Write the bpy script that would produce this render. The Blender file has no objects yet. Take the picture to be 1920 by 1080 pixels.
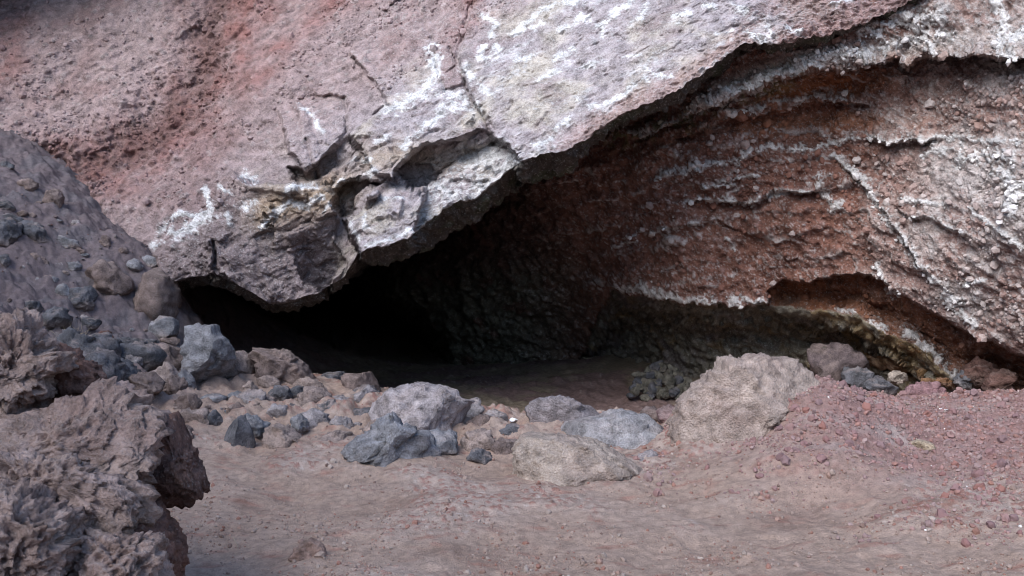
import bpy, bmesh, math, random
import numpy as np
from mathutils import Vector

random.seed(7)
RNG = np.random.default_rng(11)
SC = bpy.context.scene
COL = SC.collection

# ------------------------------------------------------------------ camera
CAM_H, PITCH, FPX = 1.5, math.radians(-4.0), 1732.0
cam_data = bpy.data.cameras.new('camera')
cam_data.sensor_width = 36.0
cam_data.lens = 36.0 * FPX / 1920.0
cam_data.clip_start, cam_data.clip_end = 0.05, 500.0
cam = bpy.data.objects.new('camera', cam_data)
COL.objects.link(cam)
cam.location = (0, 0, CAM_H)
cam.rotation_euler = (math.radians(90) + PITCH, 0, 0)
SC.camera = cam

# ------------------------------------------------------------------ sky, sun, exposure
SUN_TO = Vector((-0.60, -0.90, 0.95)).normalized()
world = bpy.data.worlds.new('World')
SC.world = world
world.use_nodes = True
wn = world.node_tree.nodes
sky = wn.new('ShaderNodeTexSky')
sky.sky_type = 'NISHITA'
sky.sun_disc = False
sky.sun_elevation = math.asin(SUN_TO.z)
sky.sun_rotation = math.atan2(SUN_TO.x, SUN_TO.y)
sky.dust_density = 0.5
sky.air_density = 1.0
sky.ozone_density = 1.2
wn['Background'].inputs['Strength'].default_value = 0.10
world.node_tree.links.new(sky.outputs[0], wn['Background'].inputs['Color'])
sun_data = bpy.data.lights.new('sun', 'SUN')
sun_data.energy = 1.5
sun_data.angle = math.radians(48)
sun_data.color = (1.0, 0.98, 0.965)
sun = bpy.data.objects.new('sun', sun_data)
COL.objects.link(sun)
sun.rotation_euler = (-SUN_TO).to_track_quat('-Z', 'Y').to_euler()
SC.view_settings.view_transform = 'Standard'
SC.view_settings.look = 'None'
SC.view_settings.exposure = 1.70
SC.view_settings.gamma = 1.0
SC.cycles.filter_width = 0.95
SC.cycles.max_bounces = 4
SC.cycles.diffuse_bounces = 3

# ------------------------------------------------------------------ numpy helpers
CF = np.array([0, math.cos(PITCH), math.sin(PITCH)])
CU = np.array([0, -math.sin(PITCH), math.cos(PITCH)])
CR = np.array([1.0, 0, 0])
CO = np.array([0, 0, CAM_H])


def unproj(px, py, d):
    px, py, d = np.broadcast_arrays(np.asarray(px, float), np.asarray(py, float), np.asarray(d, float))
    a = (px - 960) / FPX
    b = -(py - 540) / FPX
    return CO + d[..., None] * (CF + a[..., None] * CR + b[..., None] * CU)


def sstep(a, b, x):
    t = np.clip((x - a) / (b - a), 0, 1)
    return t * t * (3 - 2 * t)


_perm = np.arange(256)
RNG.shuffle(_perm)
_perm = np.concatenate([_perm, _perm, _perm]).astype(np.int32)
_g = RNG.normal(size=(256, 3))
_g = (_g / np.linalg.norm(_g, axis=1)[:, None]).astype(np.float32)
_GX, _GY, _GZ = (np.ascontiguousarray(_g[:, k]) for k in range(3))


def perlin(p):
    p = np.asarray(p, dtype=np.float32)
    sh = p.shape[:-1]
    p = p.reshape(-1, 3)
    fl = np.floor(p)
    f = p - fl
    i = fl.astype(np.int32) & 255
    u = f * f * f * (f * (f * 6 - 15) + 10)
    out = None
    X, Y, Z = i[:, 0], i[:, 1], i[:, 2]
    fx, fy, fz = f[:, 0], f[:, 1], f[:, 2]
    c = []
    for dx in (0, 1):
        hx = _perm[X + dx]
        for dy in (0, 1):
            hy = _perm[hx + ((Y + dy) & 255)]
            for dz in (0, 1):
                h = _perm[hy + ((Z + dz) & 255)]
                c.append(_GX[h] * (fx - dx) + _GY[h] * (fy - dy) + _GZ[h] * (fz - dz))
    ux, uy, uz = u[:, 0], u[:, 1], u[:, 2]
    z00 = c[0] + uz * (c[1] - c[0]); z01 = c[2] + uz * (c[3] - c[2])
    z10 = c[4] + uz * (c[5] - c[4]); z11 = c[6] + uz * (c[7] - c[6])
    y0 = z00 + uy * (z01 - z00); y1 = z10 + uy * (z11 - z10)
    return ((y0 + ux * (y1 - y0)) * 1.5).reshape(sh)


def fbm(p, oct=4, gain=0.5, lac=2.03):
    p = np.asarray(p, dtype=np.float32)
    s, a, t = 0, 1.0, 0
    for k in range(oct):
        s = s + a * perlin(p + 17.3 * k)
        t += a
        a *= gain
        p = p * lac
    return s / t * 1.25


def ridged(p, oct=3, gain=0.5):
    p = np.asarray(p, dtype=np.float32)
    s, a, t = 0, 1.0, 0
    for k in range(oct):
        s = s + a * (1 - np.minimum(np.abs(perlin(p + 9.1 * k)) * 2.2, 1))
        t += a
        a *= gain
        p = p * 2.1
    return s / t


def hash01(a, b, c, k):
    h = _perm[(_perm[(_perm[(a & 255)] + b) & 255] + c) & 255]
    return _perm[(h + k * 37) & 255].astype(np.float32) / 255.0


def worley3(p, jit=0.9, flat=False):
    """F1, F2 and a random value of the nearest cell"""
    p = np.asarray(p, dtype=np.float32)
    sh = p.shape[:-1]
    p = p.reshape(-1, 3)
    if flat:
        p = p * np.array([1, 1, 0], np.float32)
    fl = np.floor(p)
    f = p - fl
    i = fl.astype(np.int32)
    n = len(p)
    f1 = np.full(n, 9.0, np.float32); f2 = f1.copy(); idv = np.zeros(n, np.float32)
    for dx in (-1, 0, 1):
        for dy in (-1, 0, 1):
            for dz in ((0,) if flat else (-1, 0, 1)):
                a, b, c = i[:, 0] + dx, i[:, 1] + dy, i[:, 2] + dz
                h0 = _perm[(_perm[(_perm[a & 255] + b) & 255] + c) & 255]
                qx = dx + 0.5 + jit * (_perm[h0 + 37] / 255.0 - 0.5) - f[:, 0]
                qy = dy + 0.5 + jit * (_perm[h0 + 91] / 255.0 - 0.5) - f[:, 1]
                qz = 0.0 if flat else dz + 0.5 + jit * (_perm[h0 + 151] / 255.0 - 0.5) - f[:, 2]
                d = qx * qx + qy * qy + qz * qz
                m = d < f1
                f2 = np.where(m, f1, np.minimum(f2, d))
                f1 = np.where(m, d, f1)
                idv = np.where(m, _perm[h0 + 211] / 255.0, idv)
    return np.sqrt(f1).reshape(sh), np.sqrt(f2).reshape(sh), idv.reshape(sh)


def facets(p, jit=0.95):
    """broken rock: each cell is a flat face with its own height and tilt"""
    p = np.asarray(p, dtype=np.float32)
    sh = p.shape[:-1]
    p = p.reshape(-1, 3)
    fl = np.floor(p)
    f = p - fl
    i = fl.astype(np.int32)
    best = np.full(len(p), 9.0, np.float32); out = np.zeros(len(p), np.float32)
    for dx in (-1, 0, 1):
        for dy in (-1, 0, 1):
            for dz in (-1, 0, 1):
                h0 = _perm[(_perm[(_perm[(i[:, 0] + dx) & 255] + i[:, 1] + dy) & 255] + i[:, 2] + dz) & 255]
                q = [k + 0.5 + jit * (_perm[h0 + o] / 255.0 - 0.5) - f[:, j] for j, (k, o) in enumerate(((dx, 37), (dy, 91), (dz, 151)))]
                d = q[0] * q[0] + q[1] * q[1] + q[2] * q[2]
                v = (_perm[h0 + 211] / 255.0 - 0.5) - 0.9 * (q[0] * _GX[h0] + q[1] * _GY[h0] + q[2] * _GZ[h0])
                m = d < best
                best = np.where(m, d, best); out = np.where(m, v, out)
    return out.reshape(sh)


def tps_fit(xy, v, reg=1e-3):
    xy = np.asarray(xy, float); v = np.asarray(v, float)
    n = len(xy)
    r2 = ((xy[:, None] - xy[None]) ** 2).sum(-1)
    K = np.where(r2 > 0, 0.5 * r2 * np.log(np.maximum(r2, 1e-12)), 0) + reg * np.eye(n)
    P = np.c_[np.ones(n), xy]
    A = np.block([[K, P], [P.T, np.zeros((3, 3))]])
    w = np.linalg.solve(A, np.r_[v, 0, 0, 0])

    def ev(x, y):
        out = w[n] + w[n + 1] * x + w[n + 2] * y
        for k in range(n):
            q = (x - xy[k, 0]) ** 2 + (y - xy[k, 1]) ** 2
            out = out + w[k] * 0.5 * q * np.log(np.maximum(q, 1e-12))
        return out
    return ev


def seg_dist(px, py, pts):
    best = np.full(np.shape(px), 1e9)
    for (ax, ay), (bx, by) in zip(pts[:-1], pts[1:]):
        ex, ey = bx - ax, by - ay
        t = np.clip(((px - ax) * ex + (py - ay) * ey) / (ex * ex + ey * ey + 1e-9), 0, 1)
        best = np.minimum(best, (px - ax - t * ex) ** 2 + (py - ay - t * ey) ** 2)
    return np.sqrt(best)


def poly_sd(px, py, poly):
    """signed distance to a closed polygon, negative inside"""
    d = seg_dist(px, py, list(poly) + [poly[0]])
    ins = np.zeros(np.shape(px), bool)
    n = len(poly)
    for k in range(n):
        (ax, ay), (bx, by) = poly[k], poly[(k + 1) % n]
        if ay == by:
            continue
        c = (ay > py) != (by > py)
        ins ^= c & (px < (bx - ax) * (py - ay) / (by - ay) + ax)
    return np.where(ins, -d, d)


def mix(a, b, t):
    return a + (np.asarray(b, float) - a) * t[..., None]


# ------------------------------------------------------------------ materials (procedural)
def rock_material(name, bump=0.5, scale=60.0, var=0.25, rough=0.95, speck=0.0):
    """vertex pigment broken up by procedural grain, with fine relief from noise and cells"""
    m = bpy.data.materials.new(name)
    m.use_nodes = True
    nt = m.node_tree
    n, l = nt.nodes, nt.links
    b = n['Principled BSDF']
    b.inputs['Roughness'].default_value = rough
    b.inputs['Specular IOR Level'].default_value = 0.15
    at = n.new('ShaderNodeAttribute'); at.attribute_name = 'pigment'
    tc = n.new('ShaderNodeTexCoord')
    n1 = n.new('ShaderNodeTexNoise'); n1.inputs['Scale'].default_value = scale
    n1.inputs['Detail'].default_value = 5; n1.inputs['Roughness'].default_value = 0.65
    n2 = n.new('ShaderNodeTexNoise'); n2.inputs['Scale'].default_value = scale * 0.17
    n2.inputs['Detail'].default_value = 4
    for t in (n1, n2):
        l.new(tc.outputs['Object'], t.inputs['Vector'])
    add = n.new('ShaderNodeMath'); add.operation = 'ADD'
    l.new(n1.outputs['Fac'], add.inputs[0]); l.new(n2.outputs['Fac'], add.inputs[1])
    mr = n.new('ShaderNodeMapRange')
    mr.inputs['From Min'].default_value = 0.76; mr.inputs['From Max'].default_value = 1.24
    mr.inputs['To Min'].default_value = 1 - var; mr.inputs['To Max'].default_value = 1 + var
    l.new(add.outputs[0], mr.inputs['Value'])
    mul = n.new('ShaderNodeVectorMath'); mul.operation = 'MULTIPLY'
    l.new(at.outputs['Color'], mul.inputs[0]); l.new(mr.outputs[0], mul.inputs[1])
    last = mul.outputs[0]
    if speck > 0:
        v = n.new('ShaderNodeTexVoronoi'); v.inputs['Scale'].default_value = scale * 1.4
        l.new(tc.outputs['Object'], v.inputs['Vector'])
        cr = n.new('ShaderNodeMapRange')
        cr.inputs['From Min'].default_value = 0.86; cr.inputs['From Max'].default_value = 0.95
        cr.inputs['To Max'].default_value = speck
        sp = n.new('ShaderNodeSeparateColor')
        l.new(v.outputs['Color'], sp.inputs[0]); l.new(sp.outputs[0], cr.inputs['Value'])
        mx = n.new('ShaderNodeMix'); mx.data_type = 'RGBA'
        l.new(cr.outputs[0], mx.inputs['Factor']); l.new(last, mx.inputs['A'])
        mx.inputs['B'].default_value = (0.55, 0.53, 0.52, 1)
        last = mx.outputs['Result']
    l.new(last, b.inputs['Base Color'])
    vo = n.new('ShaderNodeTexVoronoi'); vo.inputs['Scale'].default_value = scale * 0.8
    l.new(tc.outputs['Object'], vo.inputs['Vector'])
    ad2 = n.new('ShaderNodeMath'); ad2.operation = 'MULTIPLY_ADD'
    ad2.inputs[1].default_value = -0.35
    l.new(vo.outputs['Distance'], ad2.inputs[0]); l.new(n1.outputs['Fac'], ad2.inputs[2])
    bp = n.new('ShaderNodeBump'); bp.inputs['Strength'].default_value = bump
    bp.inputs['Distance'].default_value = 1.6 / scale
    l.new(ad2.outputs[0], bp.inputs['Height'])
    l.new(bp.outputs[0], b.inputs['Normal'])
    return m


M = {
    'cliff': rock_material('scoria_slope', 0.9, 60, 0.42),
    'slab': rock_material('lava_slab', 0.8, 60, 0.42, speck=0.30),
    'wall': rock_material('scoria_wall', 1.0, 60, 0.42, speck=0.32),
    'sand': rock_material('volcanic_sand', 0.9, 130, 0.27),
    'stone': rock_material('basalt_stone', 0.9, 80, 0.45),
    'tuff': rock_material('tuff', 1.0, 85, 0.36, speck=0.12),
    'grit': rock_material('scoria_grit', 0.5, 200, 0.2),
}


def plain_material(name, col, rough=0.8):
    m = bpy.data.materials.new(name)
    m.use_nodes = True
    n, l = m.node_tree.nodes, m.node_tree.links
    b = n['Principled BSDF']
    b.inputs['Roughness'].default_value = rough
    t = n.new('ShaderNodeTexNoise'); t.inputs['Scale'].default_value = 120
    r = n.new('ShaderNodeValToRGB')
    r.color_ramp.elements[0].color = tuple(c * 0.7 for c in col) + (1,)
    r.color_ramp.elements[1].color = tuple(min(1, c * 1.15) for c in col) + (1,)
    l.new(t.outputs['Fac'], r.inputs[0]); l.new(r.outputs[0], b.inputs['Base Color'])
    return m


M['paper'] = plain_material('white_paper', (0.8, 0.8, 0.8))
M['straw'] = plain_material('dry_straw', (0.34, 0.27, 0.19))


# ------------------------------------------------------------------ mesh builders
def make_mesh(name, V, F, pig, mat, normals=None, smooth=True):
    V = np.asarray(V, np.float32); F = np.asarray(F, np.int32)
    me = bpy.data.meshes.new(name)
    me.vertices.add(len(V)); me.vertices.foreach_set('co', V.ravel())
    k = F.shape[1]
    me.loops.add(F.size); me.loops.foreach_set('vertex_index', F.ravel())
    me.polygons.add(len(F))
    me.polygons.foreach_set('loop_start', np.arange(0, F.size, k, dtype=np.int32))
    me.polygons.foreach_set('use_smooth', np.full(len(F), smooth))
    a = me.attributes.new('pigment', 'FLOAT_COLOR', 'POINT')
    c = np.ones((len(V), 4), np.float32); c[:, :3] = np.clip(pig, 0.004, 0.85)
    a.data.foreach_set('color', c.ravel())
    me.materials.append(mat)
    me.update(calc_edges=True)
    if normals is not None:
        me.normals_split_custom_set_from_vertices(normals.astype(np.float32))
    return me


def link(name, me, parent=None, **props):
    o = bpy.data.objects.new(name, me)
    COL.objects.link(o)
    if parent is not None:
        o.parent = parent
        o.matrix_parent_inverse = parent.matrix_world.inverted()
    for k, v in props.items():
        o[k] = v
    return o


def empty(name, loc, **props):
    o = bpy.data.objects.new(name, None)
    COL.objects.link(o)
    o.location = loc
    o.empty_display_size = 0.2
    for k, v in props.items():
        o[k] = v
    bpy.context.view_layer.update()
    return o


def grid_faces(R, C):
    i = np.arange(R * C).reshape(R, C)
    return np.stack([i[:-1, :-1], i[1:, :-1], i[1:, 1:], i[:-1, 1:]], -1).reshape(-1, 4)


def grid_normals(P):
    du = np.gradient(P, axis=1); dv = np.gradient(P, axis=0)
    n = np.cross(dv, du)
    return n / np.maximum(np.linalg.norm(n, axis=-1, keepdims=True), 1e-9)


def smooth_grid(A, k):
    """box blur on a grid, used only to get calm normals"""
    for ax in (0, 1):
        pad = [(0, 0)] * A.ndim; pad[ax] = (k, k)
        B = np.cumsum(np.pad(A, pad, mode='edge'), axis=ax)
        n = A.shape[ax]
        lo = np.take(B, np.arange(0, n), axis=ax); hi = np.take(B, np.arange(2 * k, n + 2 * k), axis=ax)
        A = (hi - lo) / (2 * k)
    return A


def split_sheet(V, F, pig, nrm, lab, out):
    """cut one sheet along its joints into the pieces listed in out: {label: function(mesh)}"""
    flab = lab[F[:, 0]]
    for key, fn in out.items():
        f = F[flab == key]
        if len(f) == 0:
            continue
        ids = np.unique(f)
        remap = np.zeros(len(V), np.int32); remap[ids] = np.arange(len(ids))
        fn(V[ids], remap[f], pig[ids], nrm[ids])


# ================================================================== GROUND (heights first: the stones need them)
gp = [  # px, py, distance along the view axis
    (-500, 1080, 4.0), (0, 1080, 4.1), (400, 1080, 4.0), (960, 1080, 3.9), (1500, 1080, 3.85), (1900, 1080, 3.7), (2400, 1080, 3.5),
    (300, 930, 5.2), (700, 950, 5.05), (1100, 950, 5.0), (1500, 950, 4.85), (1900, 950, 4.55), (2400, 950, 4.2),
    (400, 850, 6.1), (700, 860, 6.05), (960, 870, 6.0), (1250, 880, 5.75), (1450, 850, 5.7), (1700, 850, 5.5), (2000, 850, 5.3),
    (360, 780, 6.9), (500, 750, 7.7), (600, 745, 7.9), (700, 790, 7.1), (860, 800, 6.9), (960, 810, 6.8), (1100, 830, 6.5), (1230, 820, 6.5),
    (1300, 862, 5.8), (1410, 845, 5.5), (1455, 795, 5.58), (1500, 745, 5.78), (1550, 716, 6.1), (1600, 738, 6.35), (1700, 756, 6.6), (1800, 745, 6.6), (1950, 738, 6.4), (2300, 720, 6.0),
    (0, 700, 6.6), (0, 560, 7.7), (-400, 600, 7.3), (-400, 350, 9.0), (0, 420, 8.6), (0, 300, 9.7), (100, 350, 9.5), (200, 430, 9.3), (270, 465, 9.2), (310, 530, 9.1),
    (100, 500, 8.5), (200, 600, 8.3), (300, 600, 8.7), (330, 650, 8.5), (200, 690, 7.6), (300, 720, 7.7), (420, 720, 8.0), (540, 710, 8.4), (-400, 230, 10.5), (0, 240, 10.6), (250, 420, 10.6),
]
gxy, gz = [], []
for a, b, d in gp:
    q = unproj(a, b, d)
    gxy.append((q[0], q[1])); gz.append(q[2])
for x, y, z in [(-0.1, 7.6, -0.10), (0.8, 7.6, -0.14), (1.2, 8.2, -0.3), (-0.8, 8.1, -0.10), (-0.2, 8.6, -0.28), (0.4, 9.3, -0.48), (-2.2, 9.6, -0.15), (-1, 11, -0.45), (0.5, 11, -0.5), (0.5, 13.5, -0.5), (2.4, 10.2, -0.42), (2.2, 12, -0.35), (3.2, 9.0, -0.32), (2.6, 8.2, -0.1),
                (3.6, 11.5, -0.15), (-2.9, 9.6, -0.02), (-3.3, 10.6, 0.0), (-3, 12, -0.3), (-3, 17, -0.8), (0, 18, -0.9), (0, 26, -1.2), (5, 15, 0.2), (4.2, 8.4, -0.2), (5.2, 8.0, -0.25), (6.5, 8.5, -0.1), (8, 14, 0.3), (-7, 20, 0.5), (3, 26, -1),
                (-2.5, 2.6, 0.02), (0, 2.2, 0.0), (2.5, 2.2, 0.1), (-5, 3, 0.3), (6, 3, 0.4), (0, 0, 0), (-4, 0, 0.1), (4, 0, 0.2), (-9, 5, 1.2), (9, 5, 0.8)]:
    gxy.append((x, y)); gz.append(z)
ground_base = tps_fit(gxy, gz, 2e-2)


def ground_z(x, y):
    return ground_base(np.asarray(x, float), np.asarray(y, float))


def ground_hit(px, py, lo=3.0, hi=16.0):
    """distance along the view axis at which the ray through a pixel meets the ground"""
    ds = np.linspace(lo, hi, 1300)
    P = unproj(px, py, ds)
    under = P[:, 2] < ground_z(P[:, 0], P[:, 1])
    k = np.argmax(under)
    return ds[k] if under.any() else hi


def build_ground():
    cols = np.concatenate([np.linspace(-900, -60, 60, endpoint=False), np.arange(-60, 1980, 3.1), np.linspace(1982, 2900, 60)])
    rows = np.concatenate([np.linspace(1.2, 3.4, 30, endpoint=False), 1 / np.linspace(1 / 3.4, 1 / 7.2, 270, endpoint=False),
                           np.linspace(7.2, 10.2, 155, endpoint=False), np.linspace(10.2, 14.5, 60, endpoint=False), np.linspace(14.5, 30, 25)])
    X = (cols[None, :] - 960) / FPX * rows[:, None]
    Y = np.repeat(rows[:, None], len(cols), 1)
    Z = np.clip(ground_z(X, Y), -1.6, 2.7)
    P = np.stack([X, Y, Z], -1)
    q = P.copy()
    n1 = fbm(q * 1.1, 4)
    n2 = fbm(q * 5.0 + 3, 4)
    n3 = fbm(q * 20.0 + 8, 2)
    px = np.repeat(cols[None, :], len(rows), 0)
    d = Y
    talus = sstep(-2.0, -3.4, X) * sstep(6.6, 7.6, Y)
    scree = sstep(1.0, 2.2, X) * sstep(4.4, 5.6, Y) * sstep(8.2, 7.4, Y)
    rough = sstep(6.2, 6.9, Y) * sstep(8.6, 7.8, Y) * (1 - scree)
    cavef = sstep(8.4, 9.6, Y) * (1 - talus)
    f1, f2, idc = worley3(q * 24.0, flat=True)
    f1b, _, _ = worley3(q * 9.0 + 5, flat=True)
    grit = sstep(0.1, 0.5, n1 + 0.35 * n2 + 0.1)
    f1d, _, idd = worley3(q * 3.4 + 25, flat=True)
    Z = Z - 0.014 * sstep(0.42, 0.12, f1d) * (idd > 0.45) * (1 - talus)
    Z = Z + (0.035 + 0.045 * sstep(7.5, 6, Y)) * n1 + 0.018 * n2 * (1 + 1.8 * rough + 1.2 * talus + 2.0 * cavef) + 0.006 * n3 * (1 + talus + cavef)
    Z = Z + 0.007 * sstep(0.5, 0.1, f1) * (0.25 + 0.9 * grit + 1.2 * scree) * (idc > 0.35) * (1 - talus)
    f1c, _, _ = worley3(q * 4.6 + 15, flat=True)
    Z = Z + rough * (0.016 * sstep(0.5, 0.05, f1b) + 0.04 * sstep(0.55, 0.05, f1c) + 0.05 * n2 + 0.10 * n1) * (1 - talus) + talus * (0.06 * n2 + 0.014 * n3)
    # drag furrows on the right-hand slope, running down towards the camera
    fur = perlin(np.stack([(X - 0.9 * Y) * 1.6, (Y + 0.9 * X) * 0.35, 0 * X], -1) * 1.4)
    Z = Z + 0.012 * fur * sstep(0.3, 1.5, X) * sstep(7.2, 6, Y)
    P[..., 2] = Z
    sand = np.zeros(P.shape) + np.array([0.330, 0.240, 0.194])
    c = mix(sand, (0.375, 0.290, 0.248), sstep(-0.2, 0.5, n1))
    c = mix(c, (0.245, 0.168, 0.135), sstep(0.05, 0.55, fbm(q * 2.3 + 40, 4)) * 0.8)
    c = mix(c, (0.27, 0.115, 0.085), (1 - talus) * sstep(0.15, 0.6, fbm(q * np.array([4., 9., 4.]) + 60, 4) + 0.15 * scree) * 0.55)
    c = mix(c, (0.150, 0.118, 0.122), talus)
    c = mix(c, (0.125, 0.115, 0.125), talus * sstep(-0.1, 0.4, fbm(q * 3 + 70, 3)) * 0.6)
    c = mix(c, (0.235, 0.135, 0.13), scree * 0.75)
    c = mix(c, (0.33, 0.27, 0.25), scree * sstep(0.0, 0.5, fbm(q * np.array([2., 5., 2.]) + 90, 4)) * 0.8)
    c = mix(c, (0.25, 0.20, 0.145), cavef * 0.9)
    c = mix(c, (0.22, 0.14, 0.135), cavef * sstep(0.0, 0.3, n1 + 0.3 * n2 + 0.8 * np.exp(-((X - 1.3) ** 2 + (Y - 10.6) ** 2))) * 0.8)
    gl = grit * (1 - cavef) * (1 - talus) * (f1 < 0.4) * (idc > 0.55)
    c = mix(c, (0.27, 0.13, 0.105), gl * 0.75)
    gl2 = grit * (1 - talus) * (f1 < 0.35) * (idc < 0.12)
    c = mix(c, (0.45, 0.38, 0.34), gl2 * 0.6)
    F = grid_faces(*X.shape)
    me = make_mesh('ground', P.reshape(-1, 3), F[:, ::-1], c.reshape(-1, 3), M['sand'])
    link('ground', me, kind='structure')


build_ground()


def build_terrain():
    """the floor of the ravine running on behind and beside the viewer, with a flank added for shade"""
    g = np.r_[np.linspace(-70, -14, 18, endpoint=False), np.linspace(-14, 14, 64), np.linspace(16, 70, 18)]
    X, Y = np.meshgrid(g, g)
    r = np.hypot(X, Y - 4)
    Z = -1.6 + 0 * X
    back = sstep(1.0, -3.0, Y)
    Z = Z + back * 1.55 + sstep(-3, -30, Y) * 6.0 + sstep(7, 30, np.abs(X)) * 9.0 * sstep(6, 0, Y)
    Z = np.where(Y < 3, Z + 0.5 * fbm(np.stack([X, Y, 0 * X], -1) * 0.25, 4) * sstep(2, -2, Y), Z)
    # unseen steep flank, added left of the view to shade the left side
    x0 = -(0.556 * np.maximum(Y, 0) + 2.3)
    Z = Z + 7.5 * sstep(0.0, 3.2, x0 - X) * sstep(7.5, 4.0, Y) * sstep(-12, -7, Y)
    P = np.stack([X, Y, Z], -1)
    c = np.zeros(P.shape) + np.array([0.25, 0.18, 0.16])
    me = make_mesh('terrain', P.reshape(-1, 3), grid_faces(*X.shape)[:, ::-1], c.reshape(-1, 3), M['sand'])
    link('terrain', me, kind='structure')


build_terrain()

# ================================================================== UPPER CLIFF, OVERHANG AND CAVE CEILING
LIP = np.array([(-300, 500), (0, 480), (200, 505), (290, 530), (330, 528), (400, 512), (440, 530), (470, 548), (512, 572), (545, 565), (600, 548), (645, 520),
                (672, 476), (690, 469), (725, 462), (770, 442), (800, 420), (850, 382), (890, 370), (950, 322), (985, 299), (1030, 289), (1060, 285), (1085, 268), (1130, 238), (1160, 216),
                (1200, 203), (1250, 180), (1300, 153), (1335, 125), (1385, 88), (1415, 80), (1445, 86), (1500, 76), (1560, 62), (1620, 45), (1660, 25), (1710, 2), (1800, -40), (2250, -140)], float)

UP_D = [(0, 0, 12.2), (0, 290, 10.4), (-300, -260, 14.5), (-300, 200, 11), (-300, 500, 9.6), (0, 480, 9.7), (300, 300, 10.1), (300, 0, 11.6), (600, 0, 10.7), (600, 200, 9.5), (300, 500, 9.1), (420, 480, 8.85),
        (510, 565, 8.6), (600, 540, 8.7), (640, 450, 8.7), (690, 466, 8.3), (850, 380, 8.15), (1000, 290, 8.0), (1000, 0, 9.2), (900, -260, 11.2), (1200, 195, 7.85), (1400, 83, 7.75), (1300, -100, 8.6), (1600, 45, 7.6),
        (1600, -260, 9.2), (1900, -70, 7.2), (2250, -150, 6.8), (300, -260, 13.2), (2250, -300, 7.2)]
up_depth = tps_fit([(a / 100, b / 100) for a, b, _ in UP_D], [c for *_, c in UP_D], 5e-2)

MAIN = [(893, -400), (893, 0), (880, 20), (875, 45), (865, 80), (858, 110), (868, 145), (880, 180), (905, 220), (920, 252), (935, 268), (960, 285), (985, 340), (1500, 300), (2300, 0), (2300, -400)]
WEDGE = [(776, -400), (777, 0), (792, 35), (806, 62), (813, 95), (822, 140), (836, 170), (866, 160), (868, 145), (858, 110), (865, 80), (875, 45), (880, 20), (893, 0), (893, -400)]
LEFTSLAB = [(652, 250), (690, 226), (730, 198), (700, 150), (660, 100), (690, 40), (770, -20), (777, 0), (792, 35), (806, 62), (813, 95), (822, 140), (836, 170), (866, 160), (880, 180), (905, 220), (918, 248), (905, 243), (870, 256), (800, 270),
            (772, 290), (747, 320), (735, 338), (700, 322), (680, 285), (660, 262)]
FACET = [(790, 272), (870, 257), (907, 243), (922, 262), (875, 284), (848, 312), (800, 350), (770, 352), (745, 324)]
SPECK = [(922, 262), (875, 284), (848, 312), (800, 350), (782, 425), (800, 440), (850, 400), (890, 385), (950, 340), (990, 315), (960, 283), (937, 266)]
LOWBLOCK = [(682, 372), (735, 345), (780, 350), (793, 362), (784, 425), (772, 460), (690, 490), (664, 455), (642, 410), (660, 398)]
HOLLOW1 = [(618, 378), (640, 345), (690, 332), (716, 345), (690, 370), (672, 398), (640, 408)]
CORNER = [(518, 205), (560, 178), (648, 182), (650, 250), (612, 292), (575, 326), (545, 285)]
HOLLOW2 = [(540, 315), (575, 318), (612, 294), (650, 256), (690, 258), (680, 285), (655, 302), (600, 338), (560, 338)]
LUMP = [(385, 425), (408, 352), (438, 326), (470, 342), (560, 345), (620, 350), (638, 402), (625, 440), (648, 490), (615, 560), (515, 600), (462, 560), (398, 525)]
LUMPFACE = [(536, 434), (585, 412), (634, 402), (622, 445), (645, 490), (610, 550), (565, 520), (548, 470)]
SIDEBLOCK = [(292, 478), (340, 440), (395, 450), (402, 512), (335, 545), (298, 520)]
STEPS = [  # polygon, offset (metres, + is deeper), edge in pixels, tilt x, tilt y per 100 pixels
    (MAIN, -0.18, 4, 0.0, 0.0), (WEDGE, 0.02, 3, -0.12, -0.06), (LEFTSLAB, -0.15, 3, 0.07, -0.14), (FACET, 0.24, 3, 0.05, 0.60), (SPECK, 0.24, 4, 0.02, -0.10),
    (LOWBLOCK, -0.28, 3.5, 0.12, -0.12), (HOLLOW1, 0.40, 4, 0, 0.2), (CORNER, -0.12, 3.5, 0.15, -0.26), (HOLLOW2, 0.20, 4, 0, 0.30), (LUMP, -0.40, 6, 0.06, 0.26),
    (LUMPFACE, 0.18, 3, 0.42, 0.28), (SIDEBLOCK, -0.22, 3.5, 0.15, 0.30),
    ([(420, 600), (430, 555), (520, 575), (540, 600)], 0.2, 5, 0, 0),
    ([(555, 190), (572, 200), (600, 285), (588, 300), (570, 262)], -0.06, 3, 0.15, 0), ([(665, 365), (690, 352), (712, 352), (708, 368), (675, 390), (664, 385)], -0.24, 5, 0, 0.2),
    ([(440, 336), (470, 330), (545, 345), (560, 360), (500, 358), (455, 350)], -0.05, 4, 0, -0.2),
]
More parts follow.
